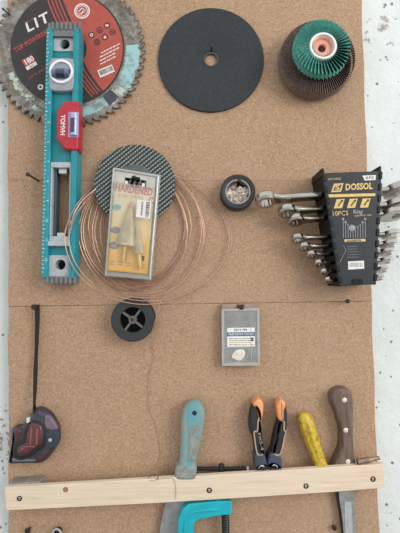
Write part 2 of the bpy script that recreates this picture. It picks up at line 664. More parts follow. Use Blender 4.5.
def build_nails():
    nail(39, 181, 0.026, 'dark nail sticking out of bare board left of the teal spirit level', (-0.002, 0.001))
    nail(348, 301.5, 0.015, 'dark nail sticking out below the wrench rack near right edge of board', (-0.006, 0.0012))
    nail(37.5, 306.5, 0.010, 'nail holding up the black wrist strap of the tape measure', head=0.0033)
    nail(211.5, 52, 0.013, 'nail through the centre hole of the big black cutting disc', head=0.0022)
    nail(17, 20, 0.010, 'bent nail holding the saw blade at its upper left edge', (-0.012, 0.007), 0.0010, 0.0014)
    nail(33.5, 105.5, 0.007, 'bent nail holding the saw blade at its lower left edge', (-0.006, -0.012), 0.0010, 0.0013)
    nail(123.5, 93, 0.007, 'bent nail holding the saw blade at its lower right edge', (0.007, -0.005), 0.0010, 0.0013)
    nail(239.5, 180.3, 0.0175, 'nail from which the black tape roll hangs', head=0.0022, tip=True)
    nail(240.5, 306.5, 0.012, 'nail holding the flat grey plastic case by its hang tab', head=0.0030)
    nail(66, 41.5, 0.017, 'nail in the top hanging hole of the teal spirit level', head=0.0024, tip=True)
    nail(134.4, 177, 0.0185, 'nail through the euro slot of the blister pack over the mesh disc', head=0.0018, tip=True)
    nail(132.5, 319.6, 0.0175, 'nail in the hub of the dark wire spool', head=0.0018, tip=True)
    nail(30, 527.5, 0.006, 'nail head below left end of the wooden rail', head=0.0034)
    nail(333, 525.5, 0.004, 'nail head in board below rail just left of the knife blade', head=0.0028, r=0.0012)


# ------------------------------------------------------------------ saw blade
def build_saw_blade():
    cx, cy = 68.5, 51.5
    T = Thing('circular_saw_blade', 'worn circular saw blade with black and red label behind the teal level', 'saw blade', cx, cy)
    h0, h1 = 0.0012, 0.0036
    s = S(h1)
    c = T.at(cx, cy, h1)
    n = 60
    ro, ri = 78.3*s, 73.6*s
    out = []
    for i in range(n):
        a = 2*PI*i/n
        d = 2*PI/n
        for (f, r) in ((0.0, ro), (0.30, ro*0.988), (0.62, ro*0.962), (0.74, ri*1.0), (0.86, ri*0.985), (0.95, ri*1.01)):
            out.append((c.x + r*math.cos(-(a + f*d)), c.y + r*math.sin(-(a + f*d))))
    mb = MB()
    bm = mb.bm
    # plate with a bore: ring of faces out to the toothed edge
    N = len(out)
    bore = [(c.x + 0.010*math.cos(-2*PI*i/N), c.y + 0.010*math.sin(-2*PI*i/N)) for i in range(N)]
    mb.rings([[(x, y, h0) for x, y in bore], [(x, y, h0) for x, y in out], [(x, y, h1) for x, y in out], [(x, y, h1) for x, y in bore], [(x, y, h0) for x, y in bore]], False, False)
    bmesh.ops.remove_doubles(bm, verts=bm.verts, dist=1e-7)
    build('blade_plate', mb, 'blade', T, smooth=25)
    tb = MB()
    for i in range(n):
        a = -(2*PI*i/n)
        m = Matrix.Translation((c.x, c.y, 0)) @ Matrix.Rotation(a, 4, 'Z')
        t = MB().prism([(ro-0.0046, 0.0003), (ro+0.0003, 0.0004), (ro-0.0002, -0.0016), (ro-0.0044, -0.0009)], h0, h1+0.0004)
        t.xform(m)
        me = bpy.data.meshes.new('t'); t.bm.to_mesh(me); t.bm.free()
        tb.bm.from_mesh(me); bpy.data.meshes.remove(me)
    build('carbide_tips', tb, simple('carbide', (118, 112, 102), 0.5, 0.4, 0.3, 500), T, 'brown-grey tooth tips')
    # paint residue
    def sector(r0, r1, a0, a1, jig, seed):
        rnd = random.Random(seed)
        k = 36
        A = [(r1*(1-jig*rnd.random()), a0 + (a1-a0)*i/k) for i in range(k+1)]
        B = [(r0*(1+jig*rnd.random()), a1 + (a0-a1)*i/k) for i in range(k+1)]
        return [(cx + r*math.cos(R(a)), cy - r*math.sin(R(a))) for r, a in A+B]
    hh = h1 + 0.00015
    for (sec, mt) in ((sector(56, 72, -33, 6, 0.04, 2), 'paint_teal'), (sector(56, 68, -84, -52, 0.04, 3), 'paint_teal'),
                      (sector(57, 66, -160, -118, 0.06, 4), 'paint_white'), (sector(56.5, 71, -50, -34, 0.03, 5), 'paint_white'), (sector(58, 70, -126, -112, 0.06, 6), 'paint_white')):
        build('paint_residue', MB().prism(T.pts(sec, hh), h1, hh), mt, T)
    build('paint_residue', MB().prism(T.pts(sector(56, 68, -53, -42, 0.01, 8), hh+.0001), h1, hh+0.0001), 'slate', T)
    # paper label
    lx, ly, lr = 67.5, 48.5, 57.0
    h2 = h1 + 0.0004
    lab = build('label', MB().prism(T.pts(circ(lx, ly, lr, 96), h2), h1, h2), 'label_black', T, 'black paper label')
    h3 = h2 + 0.00012

    def inside(x, y, r=lr-1.8):
        return (x-lx)**2 + (y-ly)**2 <= r*r
    bound = spl([(60, -8), (66, 8), (73, 25), (80, 48), (86, 66), (97, 83), (112, 101)], 10, False)
    inb = [p for p in bound if inside(p[0], p[1])]
    def ang(p):
        return math.degrees(math.atan2(-(p[1]-ly), p[0]-lx))
    a_end, a_beg = ang(inb[-1]), ang(inb[0])
    arc = circ(lx, ly, lr-1.8, 60, a_end, a_beg)
    build('red_print', MB().prism(T.pts([(p[0], p[1]) for p in inb] + arc, h3), h2, h3), 'label_red', lab, 'brick-red half of the label')
    st = MB()
    for k in range(1, 5):
        for (lo, hi) in ((0, 26), (34, 60)):
            L1 = [p for p in bound[lo:hi+1] if inside(p[0]-3.6*k, p[1]+0.4*k)]
            if len(L1) < 3:
                continue
            pl = [(p[0]-3.6*k-0.9, p[1]+0.4*k) for p in L1] + [(p[0]-3.6*k+0.7, p[1]+0.4*k) for p in reversed(L1)]
            st.prism(T.pts(pl, h3), h2, h3)
    build('red_stripes', st, 'print_red', lab)
    h4 = h3 + 0.00012
    build('arbor_ring', MB().annulus(T.at(lx+1, ly+1, h4), 15*s, 18.5*s, h2, h4), 'label_black', lab)
    # lettering
    text(T, 'LIT', 36.6, 23.0, 10.2, h4, 'print_white', 27, lab, 0.03, width=27, shear=0.15, sp=1.25)
    text(T, 'TOP POWERSAW', 33, 40.0, 4.6, h4, 'print_red', 30, lab, 0.05, width=44)
    text(T, 'KLG', 29, 21, 2.0, h4, 'print_red', 29, lab, 0.02, width=9)
    text(T, 'LAME INOX', 38, 73, 2.6, h4, 'print_red', 30, lab, 0.02, width=22)
    bd = MB()
    m = Matrix.Translation(T.at(29.5, 62.5, h4)) @ Matrix.Rotation(R(30), 4, 'Z')
    bd.box(-6*s, 6*s, -6*s, 6*s, -0.0001, 0.0).xform(m)
    build('badge', bd, 'print_red', lab)
    bd = MB().box(-6*s, 6*s, -6*s, -2.3*s, -0.0001, 0.0002).xform(m)
    build('badge_band', bd, 'print_white', lab)
    text(T, '180', 28.9, 60.8, 5.6, h4+0.0001, 'print_white', 30, lab, 0.05, width=10)
    text(T, 'mm', 31.3, 66.0, 2.0, h4+0.0003, 'print_black', 30, lab, 0.02)
    build('logo_mark', MB().annulus(T.at(40.5, 87, h4), 1.3*s, 2.9*s, h2, h4, 24), 'print_white', lab)
    # round emblem on the red side: ring and stylised mark
    em = MB().annulus(T.at(82, 11, h4), 6.6*s, 8.0*s, h3, h4, 40).annulus(T.at(82, 11, h4), 5.1*s, 5.8*s, h3, h4, 40)
    for (a, b) in (((-3.5, 1), (0, -3)), ((0, -3), (3.5, 0)), ((-3, 3), (3, 1.2)), ((-1, 4), (1, 0))):
        p, q = T.at(82+a[0], 11+a[1], h4), T.at(82+b[0], 11+b[1], h4)
        em.bar(p, q, 0.45*s, 6)
    build('emblem', em, 'print_white', lab)
    for i, (x, y) in enumerate(((91.5, 35), (99.5, 30), (107, 25.5), (97, 42), (105, 37), (112.5, 32))):
        ic = build('icon', MB().annulus(T.at(x, y, h4), 2.3*s, 3.3*s, h3, h4, 24), 'print_black', lab)
        q = T.at(x, y, h4+0.0001)
        g = MB()
        if i % 3 == 0:
            g.annulus(q, 1.0*s, 1.7*s, h4, h4+0.0001, 16)
        elif i % 3 == 1:
            g.prism([(q.x-1.6*s, q.y-1.3*s), (q.x+1.6*s, q.y-1.3*s), (q.x, q.y+1.7*s)], h4, h4+0.0001)
        else:
            g.box(q.x-1.5*s, q.x+1.5*s, q.y-0.8*s, q.y+1.0*s, h4, h4+0.0001)
        build('glyph', g, 'print_black' if i % 2 else 'print_white', ic)
    fine = MB()
    rnd = random.Random(3)
    for k in range(4):
        x0, y0 = 110-1.2*k, 48.5+4.2*k
        x = 0.0
        L_ = (20, 20, 17, 14)[k]
        while x < L_:
            w = 1.5 + 2.5*rnd.random()
            m = Matrix.Translation(T.at(x0 + (x + w/2 - L_/2)*math.cos(R(27)), y0 - (x + w/2 - L_/2)*math.sin(R(27)), h4)) @ Matrix.Rotation(R(27), 4, 'Z')
            fine_b = MB().box(-w/2*s, w/2*s, -0.55*s, 0.55*s, -0.0001, 0.0).xform(m)
            me = bpy.data.meshes.new('t'); fine_b.bm.to_mesh(me); fine_b.bm.free()
            fine.bm.from_mesh(me); bpy.data.meshes.remove(me)
            x += w + 0.7
    build('small_print', fine, 'print_white', lab)
    bc = MB()
    m = Matrix.Translation(T.at(106, 71, h4)) @ Matrix.Rotation(R(22), 4, 'Z')
    bc.box(-8*s, 8*s, -4*s, 4*s, -0.0001, 0).xform(m)
    bco = build('barcode', bc, 'print_white', lab)
    bb = MB()
    x = -6.6
    while x < 6.4:
        w = rnd.choice((0.35, 0.6, 0.9))
        bb.box(x*s, (x+w)*s, -2.2*s, 2.8*s, 0, 0.0001)
        x += w + rnd.choice((0.4, 0.6))
    bb.xform(m)
    build('bars', bb, 'print_black', bco)


# ------------------------------------------------------------------ spirit level
def build_level():
    hb, hf = 0.0045, 0.0245
    s = S(hf)
    cx, cy = 60.1, 153.5
    rot = R(-1.5)
    T = Thing('spirit_level', 'long teal spirit level with red side vial hanging over the saw blade', 'spirit level', cx, cy, hf, rot)
    # local frame: x right, y up in photo pixels * s, z measured from the front face
    dz = hb - hf

    def X(v): return v*s
    def Y(py): return (P(cx, py, hf).y - T.c.y)/math.cos(rot)
    W = 16.6
    rail = MB().box(X(-W), X(-W+6.5), Y(278), Y(28), dz, 0)
    build('ruler_rail', rail, 'teal', T, bevel=0.0008)
    rail = MB().box(X(W-5.5), X(W), Y(278), Y(28), dz, 0)
    rail.box(X(W-4.2), X(W-2.8), Y(278), Y(28), 0, 0.0006)
    build('rail', rail, 'teal', T, bevel=0.0008)
    web = MB()
    z0, z1 = dz*0.75, dz*0.28
    web.box(X(-W+6), X(W-5.5), Y(163), Y(48.5), z0, z1)
    build('web', web, 'teal_deep', T)
    web = MB().box(X(-W+6), X(W-5.5), Y(256), Y(241), z0, z1)
    build('web', web, 'teal_deep', T)
    # hanging plates with hole (top and bottom)
    for (ya, yb, hy) in ((30, 49, 42), (255, 278, 264.5)):
        pl = MB()
        hc = (X(1.2), Y(hy))
        hr = 5.2*s
        out = []
        n = 48
        x0, x1, y0, y1 = X(-W+6.5), X(W-5.5), Y(yb), Y(ya)
        for i in range(n):
            a = 2*PI*i/n
            ca, sa = math.cos(a), math.sin(a)
            tx = (x1-hc[0])/ca if ca > 1e-6 else ((x0-hc[0])/ca if ca < -1e-6 else 9)
            ty = (y1-hc[1])/sa if sa > 1e-6 else ((y0-hc[1])/sa if sa < -1e-6 else 9)
            t = min(tx, ty)
            out.append((hc[0]+t*ca, hc[1]+t*sa))
        inn = [(hc[0]+hr*math.cos(2*PI*i/n), hc[1]+hr*math.sin(2*PI*i/n)) for i in range(n)]
        pl.rings([[(x, y, dz*.8) for x, y in inn], [(x, y, dz*.8) for x, y in out], [(x, y, dz*0.22) for x, y in out], [(x, y, dz*0.22) for x, y in inn], [(x, y, dz*.8) for x, y in inn]], False, False)
        bmesh.ops.remove_doubles(pl.bm, verts=pl.bm.verts, dist=1e-7)
        p = build('hanging_plate', pl, 'grey_plate', T, 'light grey plate with a round hole')
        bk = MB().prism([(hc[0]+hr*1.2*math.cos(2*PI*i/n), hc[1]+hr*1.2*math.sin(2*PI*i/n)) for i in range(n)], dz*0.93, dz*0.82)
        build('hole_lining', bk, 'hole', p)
    # a dark lip over the top plate
    lip = MB().box(X(-W+6.5), X(W-5.5), Y(36), Y(29.5), dz*.5, -0.0005)
    build('cap_lip', lip, 'grey_cap', T, bevel=0.0005)
    # end caps with ribs
    for (ya, yb) in ((22.3, 29.5), (276.5, 283.2)):
        cp = MB().box(X(-W+1), X(W), Y(yb), Y(ya), dz*0.95, -0.0012)
        for k in range(7):
            x = -W + 5 + k*4.6
            cp.box(X(x), X(x+2.6), Y(yb+0.4), Y(ya-0.4), -0.0012, 0.0006)
        build('end_cap', cp, 'grey_cap', T, 'ribbed grey end cap', bevel=0.0005)
    # ruler ticks
    tk = MB()
    for k in range(62):
        y = 33 + k*3.92
        ln = 2.6 if k % 5 == 0 else 1.5
        tk.box(X(-W+0.6), X(-W+0.6+ln), Y(y+0.3), Y(y-0.3), 0, 0.0001)
    build('ruler_marks', tk, 'print_white', T)
    for k in range(12):
        text(T, str(k+1), 0, 0, 2.6, hf, 'print_white', -90, None, 0.0, local=(X(-W+4.6), Y(44 + k*19.6), 0.0002))
    # window with grey lining
    fr = MB()
    xa, xb = -W+6.5, W-5.5
    zf = dz*0.1
    fr.box(X(xa), X(xb), Y(167), Y(161.5), dz*.95, zf)
    fr.box(X(xa), X(xb), Y(241), Y(236), dz*.95, zf)
    fr.box(X(xa), X(xa+2.0), Y(236), Y(167), dz*.95, zf)
    fr.box(X(xb-1.8), X(xb), Y(236), Y(167), dz*.95, zf)
    build('window_frame', fr, 'grey_plate', T, 'light grey lining of the long window', bevel=0.0005)
    fr = MB()
    fr.box(X(xa+2.0), X(xa+4.6), Y(236), Y(167), dz*.95, dz*0.4)
    fr.box(X(xb-3.6), X(xb-2), Y(236), Y(167), dz*.95, dz*0.5)
    build('window_ledge', fr, simple('slate_grey_plastic', (66, 84, 90), 0.5), T, bevel=0.0005)
    fr = MB()
    fr.box(X(-3), X(5), Y(172), Y(167), dz*.9, dz*0.3)
    build('window_clip', fr, 'silver', T, bevel=0.0005)
    fr = MB().box(X(-3.5), X(4), Y(236), Y(232), dz*.9, dz*0.3)
    build('window_clip', fr, 'silver', T, bevel=0.0005)
    build('cross_bar', MB().box(X(xa-.5), X(xb+.5), Y(246), Y(241), dz*.6, 0.0002), 'grey_plate', T, 'light grey bar', bevel=0.0006)
    # round vial
    vh = build('vial_housing', MB().pillow(spl([(X(-12), Y(61)), (X(-8), Y(58.5)), (X(8), Y(58.5)), (X(12), Y(61)), (X(12.8), Y(73)), (X(12), Y(87)), (X(8), Y(91)), (X(-8), Y(91)), (X(-12), Y(87)), (X(-12.8), Y(73))], 5), dz*.9, 0.0012, 0.0015), simple('housing_grey', (156, 163, 166), 0.4, 0.1), T, 'silver grey housing of the round vial')
    cc = (X(0.2), Y(72.5))
    build('vial_ring', MB().annulus(cc, 9.8*s, 12.2*s, 0, 0.0030, 48), 'white_ring', vh)
    build('vial_back', MB().prism([(cc[0]+10.0*s*math.cos(2*PI*i/40), cc[1]+10.0*s*math.sin(2*PI*i/40)) for i in range(40)], 0.0008, 0.0015), simple('vial_back', (150, 156, 170), 0.2), vh)
    build('vial', MB().tube([(cc[0]-8.6*s, cc[1]-2.2*s, 0.0022), (cc[0]+8.6*s, cc[1]-2.2*s, 0.0022)], 0.0052, 16).xform(Matrix.Identity(4)), 'vial', vh)
    build('vial_bubble', MB().tube([(cc[0]-4.4*s, cc[1]-2.2*s, 0.0024), (cc[0]+4.2*s, cc[1]-2.2*s, 0.0024)], 0.0053, 16), 'vial_dark', vh)
    # red vial holder
    pl = [(X(-2.2), Y(112)), (X(4.5), Y(103)), (X(8), Y(101.5)), (X(19), Y(101.5)), (X(19.8), Y(103)), (X(19.8), Y(149)), (X(19), Y(150.5)), (X(9), Y(150.5)), (X(5), Y(148.5)), (X(-2.2), Y(139))]
    rv = build('vial_holder', MB().prism([(x-1.2*s, y) for x, y in pl], dz*0.8, 0.0026), 'red', T, 'red holder of the side vial', bevel=0.0018, seg=3)
    build('vial_window', MB().box(X(8.4), X(19), Y(138), Y(113), 0.0022, 0.0029), simple('pale_vial_frame', (186, 150, 190), 0.3), rv)
    build('vial', MB().tube([(X(14.6), Y(136.5), 0.0022), (X(14.6), Y(114.5), 0.0022)], 0.0047, 16), 'vial_light', rv)
    build('vial_liquid', MB().tube([(X(14.2), Y(134), 0.0036), (X(14.2), Y(120), 0.0036)], 0.0037, 16), 'vial_dark', rv)
    text(T, 'YOMVH', 0, 0, 4.6, hf, 'print_white', -90, rv, 0.04, local=(X(2.8), Y(126), 0.0028), width=21)
    return T


# ------------------------------------------------------------------ discs
def build_black_disc():
    cx, cy, r = 211, 59.5, 54.0
    T = Thing('cutting_disc', 'large plain black cutting disc on a nail at top centre of board', 'cutting disc', cx, cy)
    h0, h1 = 0.0, 0.0032
    s = S(h1)
    c = T.at(cx, cy, h1)
    m = Matrix.Translation((c.x, c.y, 0))
    build('disc_body', MB().lathe([(6.6*s, h0), (r*s-0.0005, h0), (r*s, h0+0.0005), (r*s, h1-0.0005), (r*s-0.0005, h1), (17*s, h1), (16*s, h1-0.0003), (6.6*s, h1-0.0003), (6.6*s, h0)], 96, m, False, False), 'disc_black', T)
    build('arbor_bushing', MB().annulus(c, 6.2*s, 7.4*s, h0-0.0001, h1+0.0001, 40), simple('disc_bushing', (84, 84, 82), 0.5, 0.3), T)


def flap_disc(T, c, r_in, r_out, zb, n, mat, drop, thick, over=2.2, swirl=0.10):
    mb = MB()
    p = 2*PI/n
    for i in range(n):
        a = i*p
        lo, hi = [], []
        for (r, dzr, aa) in ((r_in, 0.0, 0.0), ((r_in+r_out)/2, 0.0, swirl/2), (r_out*0.965, -drop*0.35, swirl*0.95), (r_out, -drop, swirl)):
            w = p*over
            for lst, a2, lift in ((lo, a + aa, 0.0), (hi, a + aa - w, thick)):
                lst.append((r, a2, zb + dzr + lift))
        def pt(q, dz=0):
            return (c[0] + q[0]*math.cos(q[1]), c[1] + q[0]*math.sin(q[1]), q[2] + dz)
        bm = mb.bm
        t = 0.0008
        A = [bm.verts.new(pt(q)) for q in lo]
        B = [bm.verts.new(pt(q)) for q in hi]
        A2 = [bm.verts.new(pt(q, -t)) for q in lo]
        B2 = [bm.verts.new(pt(q, -t)) for q in hi]
        k = len(A)
        for j in range(k-1):
            bm.faces.new((A[j], A[j+1], B[j+1], B[j]))
            bm.faces.new((B2[j], B2[j+1], A2[j+1], A2[j]))
            bm.faces.new((A2[j], A2[j+1], A[j+1], A[j]))
            bm.faces.new((B[j], B[j+1], B2[j+1], B2[j]))
        bm.faces.new((A[-1], A2[-1], B2[-1], B[-1]))
        bm.faces.new((A[0], B[0], B2[0], A2[0]))
    return build('flaps', mb, mat, T, smooth=20)


def build_flap_discs():
    # brown, against the board
    T = Thing('flap_disc', 'larger brown flap disc against the board behind the green one', 'flap disc', 317, 62)
    zb = 0.024
    s = S(zb)
    c = T.at(319, 55.4, zb)
    m = Matrix.Translation((c.x, c.y, 0))
    flap_disc(T, (c.x, c.y), 16*s, 39.4*s, zb, 96, 'flap_brown', 0.016, 0.0036, 1.2, 0.10)
    build('backing_plate', MB().lathe([(3*s, 0.0), (30*s, 0.0), (36*s, 0.004), (37*s, zb-0.013), (16*s, zb-0.001), (16*s, 0.006), (9*s, 0.004), (3*s, 0.004), (3*s, 0.0)], 64, m, False, False), simple('black_fibre', (60, 54, 52), 0.7), T)
    # green, in front
    zf = 0.042
    T = Thing('flap_disc', 'smaller green flap disc with orange hub in front of the brown one', 'flap disc', 324, 50)
    s = S(zf)
    c = T.at(322.8, 46.6, zf)
    m = Matrix.Translation((c.x, c.y, 0))
    flap_disc(T, (c.x, c.y), 11*s, 29.5*s, zf, 44, 'flap_green', 0.011, 0.0052, 1.12, 0.25)
    z0 = 0.0275
    build('backing_plate', MB().lathe([(4*s, z0), (22*s, z0), (27.5*s, zf-0.012), (27.5*s, zf-0.0075), (11*s, zf-0.002), (11*s, z0+0.005), (4*s, z0+0.005), (4*s, z0)], 64, m, False, False), simple('green_fibre', (46, 66, 62), 0.7), T)
    hc = T.at(321.9, 48.4, zf)
    m = Matrix.Translation((hc.x, hc.y, 0))
    build('hub_rim', MB().lathe([(10.6*s, zf-0.006), (14.0*s, zf-0.006), (14.2*s, zf+0.0040), (13.4*s, zf+0.0056), (11.6*s, zf+0.0056), (10.6*s, zf+0.0030), (10.6*s, zf-0.006)], 56, m, False, False), 'hub_white', T, 'white fibre ring')
    build('hub_plate', MB().lathe([(3.8*s, zf-0.006), (11.0*s, zf-0.006), (11.0*s, zf+0.0034), (9.6*s, zf+0.0030), (8.4*s, zf+0.0006), (4.6*s, zf+0.0006), (3.8*s, zf-0.0006), (3.8*s, zf-0.006)], 56, m, False, False), 'hub_pink', T, 'salmon orange centre plate')
    # the bolt that carries both
    b = P(321.3, 50.0, 0.040)
    mb = MB().bar((0, 0, -0.006), (0, 0, 0.0375), 0.0030, 14)
    mb.lathe([(0.0012, 0.0375), (0.0042, 0.0375), (0.0042, 0.0390), (0.0030, 0.0405), (0.0012, 0.0410)], 6)
    o = build('bolt', mb, simple('blackened_bolt', (34, 26, 24), 0.55, 0.4), loc=(b.x, b.y, 0))
    tag(o, 'dark bolt in the hub of the green flap disc carrying both discs', 'bolt')


def build_mesh_disc():
    cx, cy, r = 134.5, 184.5, 40.8
    T = Thing('mesh_disc', 'grey woven mesh abrasive disc behind the blister pack and copper wire', 'grinding disc', cx, cy)
    h0, h1 = 0.0085, 0.0115
    s = S(h1)
    c = T.at(cx, cy, h1)
    m = Matrix.Translation((c.x, c.y, 0))
    build('disc_body', MB().lathe([(5*s, h0), (r*s, h0), (r*s, h1-0.0008), (r*s-0.0006, h1-0.0003), (20*s, h1-0.0003), (5*s, h1-0.0003), (5*s, h0)], 96, m, False, False), 'weave', T)
    build('centre_label', MB().annulus(c, 8*s, 20.5*s, h1-0.0006, h1, 64), simple('grey_disc_label', (92, 100, 98), 0.6, 0, 0.15, 90), T, 'plain grey paper centre')


# ------------------------------------------------------------------ blister pack
def build_blister():
    hb, hf = 0.013, 0.024
    T = Thing('blister_pack', 'clear blister pack of step drill bits on yellow card over mesh disc', 'blister pack', 134.2, 173, 0)
    q = [(113, 167.2), (160.6, 174.8), (151.2, 280.2), (104.8, 276.2)]     # outline at the front

    def B(u, v, h):
        """u, v in 0..1 across and down the pack"""
        a = Vector(q[0])*(1-u) + Vector(q[1])*u
        b = Vector(q[3])*(1-u) + Vector(q[2])*u
        p = a*(1-v) + b*v
        return T.at(p.x, p.y, h)
    def rect(u0, u1, v0, v1, h):
        return [B(u0, v0, h), B(u1, v0, h), B(u1, v1, h), B(u0, v1, h)]
    # hanging flange with euro slot
    hm = hb + 0.0006
    y1, y0 = B(.5, 0.03, hb).y, B(.5, 0.94, hb).y
    # card
    card = MB()
    card.prism(rect(0.045, 0.905, 0.135, 0.945, hb), hb-0.0008, hb+0.0002)
    cd = build('card', card, card_material(y0, y1), T, 'printed card, cream above and orange below')
    # top strip of the card around the euro slot
    strip = MB()
    strip.prism(rect(0.045, 0.905, 0.03, 0.075, hb), hb-0.0008, hb+0.0002)
    strip.prism(rect(0.045, 0.26, 0.075, 0.135, hb), hb-0.0008, hb+0.0002)
    strip.prism(rect(0.72, 0.905, 0.075, 0.135, hb), hb-0.0008, hb+0.0002)
    build('card_header', strip, simple('header_card', (196, 192, 182), 0.5, 0, 0.08, 90), T, 'pale card strip round the hanging slot')
    slot = MB().prism(rect(0.26, 0.72, 0.075, 0.135, hb-0.0011), hb-0.0016, hb-0.0011)
    slot.prism(rect(0.40, 0.58, 0.055, 0.08, hb+0.0003), hb, hb+0.0003)
    build('hanging_slot', slot, 'hole', T, 'black euro slot')
    bits = MB()
    for u in (0.30, 0.66):
        bits.prism(rect(u-0.03, u+0.03, 0.105, 0.135, hb), hb-0.001, hb+0.0004)
    build('slot_edge', bits, 'print_white', T)
    h = hb + 0.0004
    text(T, 'HARDENED', 0, 0, 7.4, h, 'print_pink', -9, cd, 0.05, local=B(0.47, 0.180, h), width=38)
    text(T, 'STEP DRILL', 0, 0, 3.2, h, 'print_gold', -7, cd, 0.02, local=B(0.42, 0.245, h), width=26)
    text(T, 'O', 0, 0, 6.5, h, 'print_pink', -9, cd, 0.04, local=B(0.86, 0.255, h))
    for (u, v, r, mt) in ((0.14, 0.36, 4.2, 'print_teal'), (0.155, 0.57, 4.6, 'print_grey'), (0.15, 0.71, 5.0, 'print_grey'), (0.46, 0.685, 2.6, 'print_grey')):
        p = B(u, v, h)
        g = MB()
        g.lathe([(r*S(h), h-0.0002), (r*S(h), h), (r*0.3*S(h), h)], 20, Matrix.Translation((p.x, p.y, 0)) @ Matrix.Diagonal((1.1, 0.75, 1, 1)))
        build('printed_symbol', g, mt, cd)
    text(T, 'C45', 0, 0, 2.6, h+0.0001, 'print_white', -5, cd, 0.03, local=B(0.15, 0.715, h+0.0001))
    ln = MB()
    for v in (0.86, 0.885):
        for k in range(3):
            ln.prism(rect(0.09+0.17*k, 0.19+0.17*k, v-0.006, v+0.002, h), h-0.0001, h)
        ln.prism(rect(0.68, 0.84, v-0.004, v+0.002, h), h-0.0001, h)
    build('small_print', ln, 'print_grey', cd)
    p = B(0.78, 0.80, h)
    s_ = S(h)
    build('printed_bulb', MB().prism([(p.x-1.8*s_, p.y+2*s_), (p.x+1.8*s_, p.y+2*s_), (p.x+1.0*s_, p.y-3*s_), (p.x-1.0*s_, p.y-3*s_)], h-0.0001, h), 'print_black', cd)
    # bar code sticker
    hs = hf + 0.0002
    st = build('barcode_sticker', MB().prism(rect(0.56, 0.86, 0.262, 0.425, hs), hs-0.0001, hs+0.0001), 'print_white', T, 'white bar code sticker')
    bars = MB()
    rnd = random.Random(5)
    v = 0.272
    while v < 0.415:
        w = rnd.choice((0.003, 0.005, 0.008))
        bars.prism(rect(0.75, 0.83, v, v+w, hs+0.0002), hs, hs+0.0002)
        v += w + rnd.choice((0.004, 0.006))
    for v in range(9):
        bars.prism(rect(0.655, 0.69, 0.275+v*0.015, 0.284+v*0.015, hs+0.0002), hs, hs+0.0002)
    build('bars', bars, 'print_black', st)
    # step bits inside
    zc = (hb+hf)/2 - 0.0002
    for (ua, va, ub, vb, rad, steps, mt, lab) in ((0.445, 0.29, 0.385, 0.70, 0.0064, 12, 'bit_grey', 'large grey cone step bit'), (0.60, 0.50, 0.69, 0.76, 0.0034, 8, 'bit_grey', 'smaller grey cone bit')):
        a, b = B(ua, va, zc), B(ub, vb, zc)
        d = b - a
        Lh = d.length
        zq = d.to_track_quat('Z', 'Y').to_matrix().to_4x4()
        prof = [(0.0006, 0)]
        for k in range(steps):
            r = 0.001 + (rad*1.9-0.001)*(k+1)/steps
            prof += [(r*0.92, Lh*k/steps + 0.0004), (r, Lh*(k+0.5)/steps), (r, Lh*(k+1)/steps)]
        prof += [(0.0028, Lh+0.0002), (0.0028, Lh+0.014)]
        # cones are flattened a little so they stay inside the moulded blister
        mb = MB().lathe(prof, 28)
        mb.xform(Matrix.Diagonal((1, 1, 1, 1)))
        mb.xform(Matrix.Translation(a) @ zq)
        for vv in mb.bm.verts:
            vv.co.z = zc + (vv.co.z-zc)*0.5
        bt = build('step_bit', mb, mt, T, lab)
        e = b + d.normalized()*0.001
        f = b + d.normalized()*0.018
        sb = MB().bar((e.x, e.y, zc), (f.x, f.y, zc), 0.0030, 12)
        build('shank', sb, 'bit_gold', bt, 'golden shank')
    # clear shell: flange and raised dome
    fl = MB().prism(rect(0.0, 1.0, 0.0, 1.0, hb), hb-0.0016, hb-0.0011)
    build('flange', fl, 'clear_rim', T, 'clear plastic rim')
    sh = MB()
    o1 = rect(0.035, 0.935, 0.13, 0.965, hb)
    o2 = rect(0.06, 0.91, 0.15, 0.945, hf)
    sh.rings([[Vector(p) for p in o1], [Vector((p.x, p.y, hf-0.001)) for p in o2], ], False, False)
    sh.rings([[Vector((p.x, p.y, hf-0.001)) for p in o2], [Vector((p.x*1, p.y, hf)) for p in rect(0.075, 0.895, 0.158, 0.937, hf)]], False, True)
    build('blister_shell', sh, 'clear', T, 'clear plastic dome')
    rim = MB()
    for (a, b) in (((0.955, 0.02), (0.965, 0.985)), ((0.03, 0.985), (0.965, 0.985)), ((0.02, 0.015), (0.955, 0.02)), ((0.02, 0.015), (0.02, 0.985))):
        rim.bar(B(a[0], a[1], hb+0.001), B(b[0], b[1], hb+0.001), 0.0014 if a[0] > 0.9 or b[1] > .9 else 0.0009, 8)
    build('folded_rim', rim, 'clear_rim', T)


